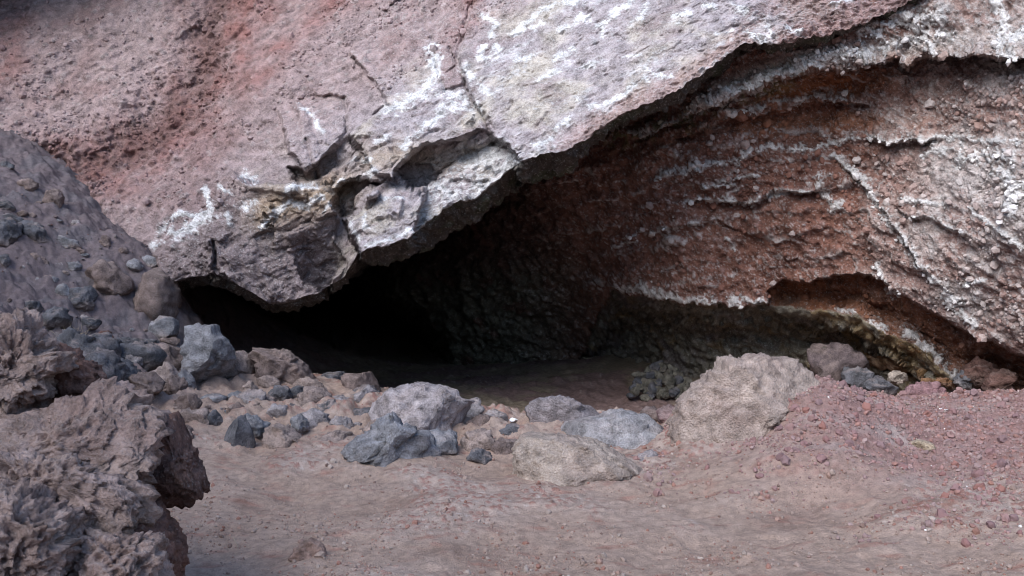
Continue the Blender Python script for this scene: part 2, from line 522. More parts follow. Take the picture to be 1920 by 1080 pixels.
CRACKS = [  # points, half width in pixels, depth
    ([(777, -10), (792, 35), (806, 62), (813, 95), (822, 140), (836, 170)], 2.2, 0.04), ([(893, 0), (880, 20), (875, 45), (865, 80), (858, 110), (868, 145), (880, 180), (905, 220), (920, 255), (930, 268)], 3.6, 0.13),
    ([(836, 170), (852, 165), (868, 158)], 3.0, 0.06), ([(842, 88), (850, 108), (856, 122), (838, 135)], 2.0, 0.05), ([(646, 180), (650, 215), (650, 250)], 1.8, 0.035), ([(650, 250), (672, 242), (690, 226), (712, 205), (732, 198)], 2.6, 0.06),
    ([(866, 78), (888, 70), (897, 60), (898, 40)], 1.8, 0.03), ([(536, 434), (585, 412), (634, 402)], 3.0, 0.05), ([(575, 262), (585, 300), (595, 335)], 2.6, 0.08), ([(640, 408), (655, 440), (675, 474)], 4.0, 0.14),
    ([(570, 430), (568, 470), (590, 500)], 2.0, 0.03), ([(398, 455), (402, 500), (430, 530)], 4, 0.12), ([(867, 330), (868, 375)], 1.6, 0.03), ([(733, 392), (734, 425)], 1.6, 0.03), ([(690, 452), (740, 425), (775, 420)], 1.8, 0.03),
    ([(900, 200), (915, 226), (925, 240)], 3, .05),
]
UP_WHITE = [
    ([(285, 462), (302, 450)], 9), ([(310, 428), (332, 442), (352, 430), (382, 412), (396, 396)], 16), ([(322, 408), (345, 402), (370, 405)], 7), ([(386, 355), (392, 400)], 6), ([(457, 328), (476, 337)], 10), ([(477, 376), (470, 392), (450, 388)], 11),
    ([(490, 428), (508, 405), (528, 392), (545, 372)], 7), ([(537, 360), (552, 350), (595, 350)], 8), ([(545, 380), (578, 386), (602, 368)], 8), ([(608, 394), (620, 381)], 6), ([(412, 350), (435, 365)], 5), ([(430, 420), (425, 400)], 6),
    ([(640, 345), (672, 345), (702, 318)], 11), ([(662, 300), (690, 300)], 8), ([(755, 272), (775, 258), (792, 243), (830, 212), (850, 200)], 9), ([(858, 200), (885, 206), (895, 190)], 6), ([(812, 92), (816, 135), (803, 165), (780, 182), (742, 200), (725, 205)], 15),
    ([(835, 178), (862, 178), (872, 192), (852, 208), (828, 196)], 10), ([(822, 180), (836, 176)], 9), ([(870, 128), (886, 146)], 11), ([(902, 158), (917, 172)], 8), ([(893, 192), (906, 216)], 4), ([(898, 108), (915, 106), (926, 88), (936, 92)], 8), ([(962, 62), (1000, 52), (1020, 42)], 8),
    ([(972, 55), (995, 38), (1012, 20), (1040, 8)], 6), ([(905, 30), (930, 45), (920, 68)], 8), ([(1052, 58), (1075, 45), (1090, 32), (1112, 42), (1130, 48), (1150, 25), (1180, 8)], 9), ([(1130, 48), (1130, 66)], 4), ([(1060, 8), (1082, 2)], 12), ([(1185, 42), (1205, 32), (1212, 8)], 8), ([(1262, 34), (1292, 22)], 9),
    ([(1345, 62), (1372, 57)], 4), ([(1400, 62), (1432, 80), (1446, 66), (1442, 50)], 8), ([(1568, 14), (1590, -2)], 9), ([(1040, 112), (1072, 90)], 7), ([(1078, 128), (1130, 116)], 8), ([(1170, 106), (1202, 103)], 4), ([(1215, 132), (1228, 142), (1255, 143)], 6), ([(1190, 158), (1212, 146)], 7),
    ([(1172, 180), (1182, 165)], 6), ([(1088, 192), (1120, 200)], 8), ([(1135, 196), (1165, 180)], 6), ([(1062, 232), (1066, 218), (1040, 242)], 5), ([(1000, 275), (1032, 262)], 8), ([(890, 300), (930, 290), (965, 300), (935, 338), (902, 365)], 26), ([(905, 280), (935, 275)], 14), ([(880, 385), (835, 412), (800, 428)], 12), ([(800, 340), (850, 365)], 8), ([(690, 462), (735, 448), (772, 430)], 6), ([(682, 398), (686, 428), (700, 430)], 6),
    ([(720, 372), (760, 372)], 5), ([(660, 420), (672, 448)], 5), ([(970, 112), (1000, 104)], 6), ([(900, 96), (912, 85)], 6), ([(1010, 150), (1045, 132)], 7), ([(1420, 100), (1445, 92)], 7), ([(1480, 55), (1500, 60)], 7), ([(1320, 10), (1340, 15)], 6), ([(1370, 10), (1400, 22)], 6), ([(700, 268), (735, 250)], 5), ([(560, 200), (580, 212), (605, 250)], 6),
]


def warp(px, py, P, amp, freq):
    w = perlin(P * freq), perlin(P * freq + 31.7)
    w2 = perlin(P * freq * 3.1 + 5), perlin(P * freq * 3.1 + 47.7)
    return px + amp * (w[0] + 0.5 * w2[0]), py + amp * (w[1] + 0.5 * w2[1])


def white_mask(px, py, strokes, nz, k=1.0, halo=0.25):
    m = np.zeros(px.shape)
    for pts, w in strokes:
        xs = [p[0] for p in pts]; ys = [p[1] for p in pts]
        sel = (px > min(xs) - 3 * w - 8) & (px < max(xs) + 3 * w + 8) & (py > min(ys) - 3 * w - 8) & (py < max(ys) + 3 * w + 8)
        if not sel.any():
            continue
        d = seg_dist(px[sel], py[sel], pts)
        v = 0.66 - d / (w * 1.35) + k * nz[sel]
        m[sel] = np.maximum(m[sel], (halo * sstep(-0.45, 0.15, v) + (1 - halo) * sstep(0.06, 0.30, v)) * sstep(2.6 * w, 1.4 * w, d))
    return m


def build_upper():
    C0 = np.concatenate([np.linspace(-300, -20, 40, endpoint=False), np.arange(-20, 1945, 2.65), np.linspace(1950, 2250, 40)])
    lip = np.interp(C0, LIP[:, 0], LIP[:, 1])
    qx = np.stack([C0 / 26.0, 0 * C0, 0 * C0], -1)
    lip = lip + (2.5 * fbm(qx * 0.6, 3) + 2.4 * perlin(qx * 2.7 + 4)) * sstep(640, 700, C0) + 3 * fbm(qx * 0.7, 3)
    top = -250.0
    R1 = 310
    v = np.linspace(0, 1, R1)
    # a wide cliff on the left gets rows where the picture shows them
    v = np.r_[np.linspace(0, 0.24, 12, endpoint=False), np.linspace(0.24, 1, R1)]
    R1 = len(v)
    C = len(C0)
    PY = top + v[:, None] * (lip[None, :] - top)
    PX = np.repeat(C0[None, :], R1, 0)
    D = up_depth(PX / 100, PY / 100)
    B = unproj(PX, PY, D)
    wx, wy = warp(PX, PY, B, 4.0, 5.0)
    slabw = sstep(-60, 60, (PX - 250) * 0.5 + (PY - 470) * 0.72 - 20)      # 0 on the loose slope, 1 on the hard rock
    lab = np.zeros(PX.shape, np.int32)
    for k, (poly, off, e, tx, ty) in enumerate(STEPS):
        sd = poly_sd(wx, wy, poly)
        cx = np.mean([p[0] for p in poly]); cy = np.mean([p[1] for p in poly])
        if k == 0:
            cx, cy = 1200, 100
        D = D + sstep(e, -e, sd) * (off + tx * (PX - cx) / 100 + ty * (PY - cy) / 100)
        if k in (5, 7, 9, 11):
            D = D + 0.05 * np.exp(-(sd / 2.6) ** 2) * sstep(-0.35, 0.2, fbm(B * 4 + k, 2))
        if k in (0, 1, 2, 5, 7, 9, 11):
            lab[poly_sd(PX, PY, poly) < 0] = k + 1
    for pts, w, dep in CRACKS:
        D = D + dep * np.exp(-(seg_dist(wx * 0.6 + PX * 0.4, wy * 0.6 + PY * 0.4, pts) / w) ** 2)
    # broad undulation of the slope
    D = D + 0.30 * fbm(B * 0.55 + 3, 3) * (1 - 0.6 * slabw)
    # dark gully across the loose slope
    gul = seg_dist(wx, wy, [(420, -60), (390, 70), (370, 170), (260, 275), (150, 315), (60, 320)])
    gul = gul + 26 * fbm(B * 1.8 + 6, 3)
    D = D + 0.24 * np.exp(-(gul / 46) ** 2)
    P = unproj(PX, PY, D)
    N = grid_normals(smooth_grid(P, 4))
    if N[R1 // 2, C // 2, 1] > 0:
        N = -N
    N = N * 0.45 - 0.75 * (B - CO) / np.linalg.norm(B - CO, axis=-1, keepdims=True)
    N = N / np.linalg.norm(N, axis=-1, keepdims=True)
    # foliation of the slab runs up to the right: stretch the noise that way
    a = math.radians(27)
    along = P[..., 0] * math.cos(a) + P[..., 2] * math.sin(a)
    across = -P[..., 0] * math.sin(a) + P[..., 2] * math.cos(a)
    Q = np.stack([along * 3.0, across * 8.0, P[..., 1] * 3.0], -1)
    fol = fbm(Q, 4); fol2 = fbm(Q * 3.1 + 7, 3)
    n1 = fbm(P * 3.2, 4); n2 = fbm(P * 11 + 4, 4); n3 = perlin(P * 55)
    f1, f2, idc = worley3(P * 12.5)
    g1, g2, idg = worley3(P * 27.0 + 9)
    clod = np.clip(0.62 - f1, 0, 1) * (idc > 0.5) * (0.6 + 0.8 * sstep(-0.2, 0.4, n1))
    clod2 = np.clip(0.6 - g1, 0, 1) * (idg > 0.3)
    gulm = np.exp(-(gul / 70) ** 2)
    h = (1 - slabw) * (0.060 * n1 + 0.030 * n2 + (0.034 + 0.06 * gulm) * clod + 0.022 * clod2 + 0.006 * n3 + 0.035 * sstep(0.15, 0.5, fbm(Q * 0.8 + 77, 3)) + 0.05 * gulm * n2)
    terr = np.floor(fol * 5 + n1 * 2) / 5                                     # flaked steps
    h = h + slabw * (0.020 * np.clip(0.5 - g1, 0, 1) * sstep(0, 0.4, n1) + 0.022 * np.clip(0.55 - f1, 0, 1) * sstep(0.1, 0.5, fbm(P * 2 + 3, 2)) + 0.034 * n1 * (1 - 0.5 * np.exp(-((PX - 680) / 260) ** 2)) + 0.016 * fol + 0.016 * terr + 0.010 * fol2 + 0.020 * n2 + 0.0045 * n3 - 0.022 * sstep(0.72, 0.95, ridged(Q * 0.9 + 3, 2)))
    fz = np.exp(-(np.maximum(seg_dist(PX, PY, [(330, 470), (450, 450), (560, 400), (600, 280), (700, 330), (860, 320)]) - 70, 0) / 60) ** 2) * slabw
    Pw = P + 0.05 * np.stack([n2, fbm(P * 9 + 41, 3), n1], -1)
    fa = facets(np.stack([Pw[..., 0] * 3.4 + Pw[..., 2] * 0.8, Pw[..., 1] * 3.0, Pw[..., 2] * 4.4 - Pw[..., 0] * 1.2], -1))
    fb = facets(np.stack([Pw[..., 0] * 8.0 + Pw[..., 2] * 2, Pw[..., 1] * 7.0, Pw[..., 2] * 12.0 - Pw[..., 0] * 4.5], -1) + 5)
    h = h + (0.25 + 0.75 * fz) * slabw * (0.038 * fa * (0.35 + fz) + 0.024 * fb)
    liprel = (lip[None, :] - PY)
    rag = np.exp(-liprel / 26.0)
    h = h + rag * slabw * (0.05 * n2 + 0.05 * clod2 + 0.03 * clod)
    tr = sstep(1250, 1500, PX)                                                # crumbly right end of the slab
    h = h + tr * (0.05 * clod + 0.035 * n2 + 0.03 * clod2)
    wn_ = 0.95 * fbm(P * 9 + 20, 4, 0.7) + 0.5 * fbm(P * 45 + 2, 2) + 0.9 * (ridged(P * 7 + 3, 3) - 0.62)
    W = white_mask(wx * .5 + PX * .5, wy * .5 + PY * .5, UP_WHITE, wn_)
    veil = sstep(0.16, 0.48, fbm(Q * 0.5 + 50, 4) + 0.35 * n2 + 0.35 * fbm(P * 30 + 9, 2)) * slabw * sstep(640, 900, PX) * sstep(1600, 1350, PX)
    h = h + 0.008 * W
    P = P + N * h[..., None]
    # ---- pigment
    c = np.zeros(P.shape) + np.array([0.300, 0.228, 0.222])
    c = mix(c, (0.235, 0.158, 0.150), sstep(-0.1, 0.5, fbm(P * 1.4 + 11, 4)) * 0.8)
    c = mix(c, (0.36, 0.31, 0.30), (clod > 0.18) * 0.5 * (idc > 0.75))
    red = np.exp(-(seg_dist(wx, wy, [(480, -40), (440, 90), (370, 190), (290, 265), (200, 315), (70, 325)]) / 62) ** 2)
    red = np.maximum(red, 0.8 * np.exp(-(seg_dist(wx, wy, [(900, -30), (890, 30), (870, 75)]) / 24) ** 2))
    red = np.maximum(red, 0.7 * np.exp(-(seg_dist(wx, wy, [(1000, -20), (930, 20)]) / 18) ** 2))
    red = np.maximum(red, 0.6 * np.exp(-(seg_dist(wx, wy, [(20, 0), (10, 130)]) / 45) ** 2))
    red = np.maximum(red, 0.7 * np.exp(-(seg_dist(wx, wy, [(640, -20), (560, 60), (480, 150)]) / 30) ** 2))
    c = mix(c, (0.235, 0.092, 0.076), np.clip(red * (0.55 + 0.8 * fbm(P * 3 + 3, 4)), 0, 0.72))
    c = mix(c, (0.150, 0.088, 0.080), np.clip(np.exp(-(gul / 40) ** 2) * (0.7 + 0.7 * n1), 0, 0.8))
    gray = np.zeros(P.shape) + np.array([0.335, 0.292, 0.300])
    gray = mix(gray, (0.42, 0.375, 0.32), sstep(0.0, 0.45, fbm(P * 1.7 + 23, 4) + 0.15 * sstep(900, 1100, PX)) * 0.8)
    gray = mix(gray, (0.225, 0.175, 0.180), sstep(0.1, 0.5, fbm(Q * 0.7 + 33, 4)) * 0.75)
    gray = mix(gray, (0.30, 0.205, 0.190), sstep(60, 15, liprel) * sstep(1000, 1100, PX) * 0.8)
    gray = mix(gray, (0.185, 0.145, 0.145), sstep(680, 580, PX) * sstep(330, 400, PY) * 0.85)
    gray = mix(gray, (0.33, 0.245, 0.170), np.exp(-(seg_dist(wx, wy, [(500, 390), (600, 365), (640, 355)]) / 38) ** 2) * 0.85)
    gray = mix(gray, (0.34, 0.265, 0.195), np.exp(-(seg_dist(wx, wy, [(700, 300), (760, 290), (840, 300)]) / 30) ** 2) * 0.7)
    gray = mix(gray, (0.235, 0.150, 0.140), sstep(1380, 1500, PX) * 0.8)
    gray = mix(gray, (0.27, 0.20, 0.20), sstep(0, -4, poly_sd(wx, wy, WEDGE)) * 0.8)
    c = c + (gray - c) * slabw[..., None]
    c = mix(c, (0.56, 0.545, 0.55), veil * (0.62 - 0.4 * fz))
    spk = sstep(4, -6, poly_sd(wx, wy, SPECK))
    W = np.maximum(W, 0.85 * spk * sstep(-0.12, 0.2, fbm(P * 26 + 13, 3, 0.7) + 0.25 * n2))
    inhol = np.maximum(sstep(3, -3, poly_sd(wx, wy, HOLLOW1)), sstep(3, -3, poly_sd(wx, wy, HOLLOW2)))
    inhol = np.maximum(inhol, sstep(3, -3, poly_sd(wx, wy, FACET)))
    c = mix(c, (0.64, 0.63, 0.63), W * 0.9 * (1 - inhol))
    # ---- underside: a short chamfer, then the ceiling runs back into the hill
    K = 66
    t = np.linspace(0, 1, K + 1)[1:]
    base = P[-1]
    chamf = np.interp(C0, [-300, 300, 480, 560, 660, 720, 800, 900, 1000, 1060, 1120, 1300, 2250], [4, 10, 14, 10, 16, 26, 44, 50, 52, 28, 14, 12, 10])
    pyl = lip
    rowsP = []
    for k, tt in enumerate(t):
        s = min(tt / 0.42, 1.0)
        dd = D[-1] + 0.05 + 0.62 * s
        pt = unproj(C0, pyl + chamf * s, dd)
        if tt > 0.42:
            e = (tt - 0.42) / 0.58
            back = 16.0 * e ** 1.8
            pt = pt + np.stack([-0.02 * back + 0 * C0, back + 0 * C0, 0.04 * back + 0.5 * np.sin(min(e * 3, 1.57)) * sstep(560, 760, C0)], -1)
        rowsP.append(pt)
    U = np.array(rowsP)
    blend = np.linspace(1, 0, 8)
    off = base - unproj(C0, pyl, D[-1])
    for k in range(8):
        U[k] += off * blend[k]
    NU = grid_normals(smooth_grid(U, 3))
    if NU[10, C // 2, 2] > 0:
        NU = -NU
    hu = 0.10 * fbm(U * 2.2, 4) + 0.06 * fbm(U * 9 + 3, 4) + 0.03 * fbm(U * 30, 2)
    u1, u2, idu = worley3(U * 11)
    hu = hu + 0.06 * np.clip(0.6 - u1, 0, 1)
    U = U + NU * (hu * sstep(0, 0.06, t)[:, None])[..., None]
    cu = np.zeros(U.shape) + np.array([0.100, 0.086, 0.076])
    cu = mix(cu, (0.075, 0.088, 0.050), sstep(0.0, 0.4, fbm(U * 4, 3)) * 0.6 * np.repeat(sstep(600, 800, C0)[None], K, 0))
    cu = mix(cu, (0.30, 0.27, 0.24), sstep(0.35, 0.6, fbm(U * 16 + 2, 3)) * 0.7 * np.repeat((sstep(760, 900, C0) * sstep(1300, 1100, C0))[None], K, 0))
    # hill top running back from the upper edge
    T = []
    for e in (34.0, 12.0, 4.0):
        T.append(P[0] + np.array([0, e, 0.35 * e]))
    T = np.array(T)
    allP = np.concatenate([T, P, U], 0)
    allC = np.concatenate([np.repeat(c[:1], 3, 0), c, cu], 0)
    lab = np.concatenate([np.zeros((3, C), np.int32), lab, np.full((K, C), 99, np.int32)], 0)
    nr = grid_normals(allP)
    if nr[3 + R1 // 2, C // 2, 1] > 0:
        nr = -nr
    V = allP.reshape(-1, 3); F = grid_faces(*allP.shape[:2])
    pig = allC.reshape(-1, 3); nn = nr.reshape(-1, 3)
    root = empty('rock_overhang', tuple(unproj(900, 380, 8.2)), category='rock overhang',
                 label='pale grey lava overhang with white crusts slanting over the dark cave mouth')
    names = {1: ('slab', 'broad pale slab with white crust patches, right of the long crack'), 2: ('wedge', 'narrow mauve wedge of rock caught between two cracks'),
             3: ('slab', 'tan slab left of the crack, overhanging a shadowed notch'), 6: ('block', 'squarish pale block hanging lowest at the edge of the overhang'),
             8: ('block', 'brown corner block split by a thin vertical crack'), 10: ('block', 'large brown rounded block hanging over the low cave entrance'), 12: ('block', 'small dark wedge-shaped block at the foot of the slope')}

    def part(k):
        def fn(v, f, p, n):
            link(names[k][0], make_mesh(names[k][0], v, f, p, M['slab'], n), root, label=names[k][1])
        return fn
    out = {k: part(k) for k in names}
    out[0] = lambda v, f, p, n: link('cliff', make_mesh('cliff', v, f, p, M['cliff'], n), kind='structure')
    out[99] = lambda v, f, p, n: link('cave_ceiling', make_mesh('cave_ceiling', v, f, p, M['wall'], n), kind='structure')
    split_sheet(V, F, pig, nn, lab.reshape(-1), out)
    return PX, PY, P, N, slabw, c


UPPER = build_upper()

# ================================================================== RIGHT-HAND CAVE WALL
WALL_D = [(700, 560, 16), (820, 640, 14.6), (830, 710, 14.6), (900, 560, 13.2), (900, 700, 14.2), (1000, 450, 11.6), (1000, 350, 10.6), (1100, 600, 12.3), (1100, 690, 13.2), (1100, 500, 11.2), (1150, 540, 10.7), (1200, 400, 9.8),
          (1200, 300, 9.3), (1300, 560, 9.6), (1300, 650, 9.9), (1500, 560, 8.9), (1500, 400, 8.7), (1500, 250, 8.6), (1500, 120, 7.82), (1500, 60, 7.75), (1350, 170, 8.15), (1600, 60, 7.62), (1700, 100, 7.6), (1700, 300, 7.95), (1700, 500, 7.8), (1700, 650, 8.1), (1900, 100, 7.05), (1900, 0, 7.1), (1750, 0, 7.35), (1900, 400, 6.9),
          (1900, 640, 7.2), (2200, 300, 5.6), (2200, 700, 5.8), (1900, 800, 7.4), (1500, 800, 9.0), (1200, 800, 11.5), (900, 800, 14.2), (620, 650, 24), (620, 400, 20), (620, 800, 25), (800, 480, 14.2), (1000, 250, 10.3), (1200, 100, 9.3),
          (1500, -150, 8.8), (1900, -150, 7.9), (2200, -150, 6.4), (620, 200, 18), (620, -150, 18), (1000, -150, 12)]
wall_depth = tps_fit([(a / 100, b / 100) for a, b, _ in WALL_D], [c for *_, c in WALL_D], 5e-2)
LOWLIP = [(1148, 545), (1175, 556), (1230, 557), (1290, 572), (1340, 574), (1430, 572), (1480, 574), (1520, 581), (1570, 584), (1612, 592), (1640, 614), (1662, 624), (1700, 642), (1740, 664), (1770, 692), (1792, 707), (1815, 692)]
ARCH = [(1440, 545), (1470, 526), (1510, 532), (1540, 529), (1575, 513), (1612, 512), (1650, 530), (1700, 560), (1760, 592), (1830, 632), (1900, 657), (2000, 690)]
RECESS = LOWLIP + [(1830, 720), (1840, 900), (1050, 900), (1080, 700), (1120, 600)]
BAND = ARCH + [(2300, 760), (2300, 1000), (1760, 1000), (1790, 720), (1700, 650), (1600, 600), (1500, 585), (1440, 575)]
HOLE = [(832, 655), (826, 630), (785, 596), (730, 575), (600, 560), (520, 700), (560, 950), (812, 950), (826, 720)]
EDGES = [  # lip line, half height of the bulge above, recess below, its height
    ([(1060, 318), (1150, 262), (1200, 256), (1300, 212), (1400, 172), (1460, 152), (1520, 132), (1600, 126), (1680, 112), (1702, 132), (1730, 110), (1850, 102), (1880, 110), (1960, 100)], 0.16, 30, 0.26, 50),
    ([(1240, 275), (1350, 226), (1430, 217), (1500, 200), (1560, 190), (1640, 196)], 0.07, 16, 0.12, 30),
    ([(1290, 376), (1340, 372), (1400, 384), (1450, 362), (1560, 356)], 0.04, 12, 0.09, 24),
    ([(1180, 440), (1300, 420), (1345, 414), (1400, 436), (1440, 455)], 0.02, 8, 0.05, 14), ([(1150, 462), (1200, 450)], 0.01, 6, 0.05, 14),
    ([(1460, 500), (1490, 480), (1500, 470)], 0.05, 12, 0.08, 20), ([(980, 370), (1040, 355), (1160, 352)], 0.03, 10, 0.07, 20), ([(1350, 470), (1380, 478), (1385, 540)], 0.04, 14, 0.09, 20),
    ([(1620, 262), (1700, 266), (1770, 262)], 0.06, 14, 0.10, 26), ([(1660, 390), (1740, 410), (1800, 440), (1850, 490)], 0.04, 14, 0.05, 20), ([(1560, 300), (1620, 345), (1665, 405), (1705, 465), (1762, 535)], 0.05, 16, 0.05, 16),
]
WALL_WHITE = [
    ([(1240, 322), (1300, 312), (1380, 302), (1402, 282), (1450, 276), (1520, 282), (1545, 272), (1580, 262), (1622, 260), (1700, 262), (1762, 260), (1850, 264), (1920, 262)], 8), ([(1180, 440), (1240, 430), (1312, 418)], 4), ([(1150, 462), (1190, 452)], 4),
    ([(1290, 376), (1340, 370), (1372, 374)], 8), ([(1390, 384), (1440, 366), (1500, 355), (1545, 358)], 7), ([(1560, 290), (1622, 342), (1660, 402), (1702, 462), (1760, 532), (1800, 570)], 10), ([(1540, 340), (1565, 390), (1575, 385)], 12), ([(1690, 372), (1768, 386)], 7), ([(1700, 402), (1768, 415)], 5), ([(1776, 422), (1800, 440)], 6),
    ([(1820, 392), (1860, 420), (1920, 462)], 5), ([(1155, 550), (1190, 540), (1240, 550)], 13), ([(1290, 568), (1330, 562), (1345, 572)], 12), ([(1370, 562), (1430, 566)], 11), ([(1240, 555), (1300, 565)], 8), ([(1635, 605), (1660, 615)], 9), ([(1700, 625), (1730, 650), (1760, 670), (1790, 700)], 12), ([(1570, 578), (1600, 585)], 5),
    ([(1300, 200), (1400, 165), (1450, 140), (1500, 120), (1560, 105), (1620, 95), (1680, 80), (1740, 70), (1780, 60)], 17), ([(1620, 65), (1660, 45), (1700, 30), (1760, 30)], 18), ([(1690, 40), (1740, 60), (1750, 95)], 14), ([(1860, -20), (1880, 50), (1880, 105)], 16), ([(1920, 60), (1890, 90)], 18), ([(1700, 110), (1690, 128)], 7), ([(1180, 245), (1215, 240), (1205, 252)], 6),
    ([(1440, 190), (1490, 188), (1530, 182), (1580, 182)], 7), ([(1350, 212), (1430, 205)], 9), ([(1880, 320), (1910, 360), (1900, 400)], 22), ([(1800, 300), (1850, 290), (1900, 300)], 18), ([(1680, 560), (1640, 500)], 7), ([(1740, 290), (1780, 280)], 10), ([(1320, 345), (1380, 345)], 5), ([(1230, 335), (1290, 320)], 5),
    ([(1360, 450), (1380, 470)], 4), ([(1350, 335), (1420, 330)], 4), ([(1210, 250), (1260, 225), (1300, 205)], 6), ([(1810, 530), (1850, 520)], 9), ([(1770, 560), (1800, 590), (1830, 605)], 9),
]


def build_wall():
    cx = np.concatenate([np.linspace(600, 900, 90, endpoint=False), np.arange(900, 1945, 2.6), np.linspace(1950, 2250, 40)])
    ry = np.concatenate([np.linspace(-150, -5, 14, endpoint=False), np.arange(-5, 770, 2.6), np.linspace(772, 900, 20)])
    PX, PY = np.meshgrid(cx, ry)
    D = wall_depth(PX / 100, PY / 100)
    B = unproj(PX, PY, D)
    wx, wy = warp(PX, PY, B, 7.0, 5.5)
    fx, fy = warp(wx, wy, B, 2.2, 16.0)
    sdr = poly_sd(fx, fy, RECESS); sdb = poly_sd(fx, fy, BAND); sdh = poly_sd(wx, wy, HOLE)
    for pts, A, h1, Bq, h2 in EDGES:
        xs = np.array([p[0] for p in pts], float); ys = np.array([p[1] for p in pts], float)
        if np.all(np.diff(xs) > 0):
            t = fy - np.interp(fx, xs, ys)
            win = sstep(xs[0] - 10, xs[0] + 50, fx) * sstep(xs[-1] + 10, xs[-1] - 50, fx)
            up = sstep(1.4, -1.4, t)
            D = D + win * (-A * up * np.exp(-(t / h1) ** 2) + Bq * (1 - up) * np.exp(-np.maximum(t, 0) / h2))
    inr = sstep(1.3, -1.3, sdr); inb = sstep(1.3, -1.3, sdb) * (1 - inr)
    calm = 1 - 0.75 * np.maximum(np.exp(-(sdr / 7) ** 2), np.exp(-(sdb / 7) ** 2))
    D = D + inr * np.clip(0.35 + 0.95 * sstep(0, 60, -sdr) * sstep(1860, 1560, PX), 0, 2.6) + inb * (0.35 + 0.35 * sstep(0, 60, -sdb))
    D = D + 9.0 * sstep(25, -90, sdh)
    D = D + 0.28 * fbm(B * 0.7 + 13, 3)
    P = unproj(PX, PY, D)
    N = grid_normals(smooth_grid(P, 4))
    if N[len(ry) // 2, len(cx) // 2, 1] > 0:
        N = -N
    N = N * 0.45 - 0.75 * (B - CO) / np.linalg.norm(B - CO, axis=-1, keepdims=True)
    N = N / np.linalg.norm(N, axis=-1, keepdims=True)
    n1 = fbm(P * 3.0 + 2, 4); n2 = fbm(P * 10 + 6, 4); n3 = perlin(P * 45)
    f1, f2, idc = worley3(P * 13.0 + 2)
    g1, g2, idg = worley3(P * 28.0)
    # bedding: stripes following the ledges
    bed = fy - np.interp(fx, [600, 1000, 1250, 1450, 1560, 1640, 1750, 1900, 2250], [150, 60, -5, -45, -55, -45, 15, 110, 300])
    bn = np.stack([bed / 26.0, fx / 300.0, 0 * fx], -1)
    beds = fbm(bn, 4)
    ph = bed / 50.0 + 1.1 * fbm(np.stack([fx / 160.0, bed / 90.0, 0 * fx], -1), 3)
    saw = ph - np.floor(ph)                       # 0 just under a lip, growing towards the next lip below
    lipn = sstep(0.78, 0.97, saw) * sstep(1.0, 0.985, saw)
    strata = np.clip(saw, 0, 1) ** 1.6 * sstep(0.98, 0.90, saw) * (0.6 + 0.8 * fbm(np.stack([np.floor(ph) * 3.3, fx / 120.0, 0 * fx], -1), 2))
    clod = np.clip(0.6 - f1, 0, 1) * (0.4 + 0.8 * (idc > 0.45))
    clod2 = np.clip(0.6 - g1, 0, 1)
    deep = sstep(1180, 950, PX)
    h = 0.075 * n1 + 0.045 * n2 + 0.006 * n3 + (0.055 * clod + 0.030 * clod2) * (1 - 0.7 * deep) + (0.035 * beds + 0.075 * strata * sstep(-0.25, 0.35, fbm(P * 1.6 + 44, 3)) * (1 - 0.65 * sstep(1600, 1750, PX))) * (1 - inr)
    PW = P * np.array([2.2, 2.2, 3.4]) + 0.9 * np.stack([n1, fbm(P * 2.5 + 31, 3), fbm(P * 2.5 + 61, 3)], -1)
    lum = 0.5 * fbm(PW, 4) + 0.5 * (0.6 - ridged(PW * 1.3 + 9, 3))
    h = h + inr * 0.26 * lum + deep * 0.30 * lum + inb * 0.08 * lum
    wn_ = 1.0 * fbm(P * 12 + 20, 4, 0.7) + 0.7 * fbm(P * 42 + 2, 2) + 0.6 * (ridged(P * 9 + 3, 3) - 0.62)
    W = white_mask(wx, wy, WALL_WHITE, wn_, 1.0, 0.12)
    fleck = sstep(0.13, 0.34, fbm(P * 26 + 71, 3, 0.75) + 0.45 * beds + 0.15 * sstep(1500, 1800, PX) - 0.08 + 0.15 * n1) * (1 - inr) * (1 - 0.8 * inb)
    lipw = lipn * sstep(-0.05, 0.35, fbm(P * 7 + 14, 3) + 0.5 * fbm(P * 32 + 4, 2)) * sstep(880, 1100, PX) * (1 - inr) * (1 - inb)
    fleck = np.maximum(fleck * sstep(850, 1150, PX) * 0.85, 1.3 * lipw)
    W = W * (1 - inr)
    h = (h + 0.026 * W + 0.010 * fleck) * calm
    P = P + N * h[..., None]
    c = np.zeros(P.shape) + np.array([0.222, 0.108, 0.080])
    c = mix(c, (0.165, 0.080, 0.062), sstep(-0.1, 0.4, n1) * 0.8)
    c = mix(c, (0.31, 0.125, 0.058), np.exp(-(seg_dist(wx, wy, [(1450, 180), (1560, 155), (1680, 150)]) / 26) ** 2) * 0.9)
    c = mix(c, (0.32, 0.145, 0.085), np.exp(-(seg_dist(wx, wy, [(1400, 240), (1500, 230), (1600, 225), (1750, 235), (1900, 240)]) / 22) ** 2) * 0.85)
    c = mix(c, (0.30, 0.205, 0.180), sstep(1640, 1800, PX + 0.22 * PY + 70 * n1 + 30 * beds) * 0.8)
    c = mix(c, (0.40, 0.335, 0.310), sstep(1600, 1820, PX + 0.1 * PY + 90 * n1 + 50 * beds) * sstep(-0.2, 0.3, fbm(P * 4 + 8, 3)) * 0.8)
    c = mix(c, (0.43, 0.385, 0.365), np.exp(-(seg_dist(wx, wy, [(1780, 330), (1880, 340), (1930, 400)]) / 60) ** 2) * 0.7)
    c = mix(c, (0.38, 0.33, 0.30), sstep(40, 0, np.abs(fy - np.interp(fx, [p[0] for p in EDGES[0][0]], [p[1] for p in EDGES[0][0]]) + 26)) * sstep(1250, 1450, PX) * 0.75)
    c = mix(c, (0.30, 0.205, 0.185), (idc > 0.8) * clod * 1.1)
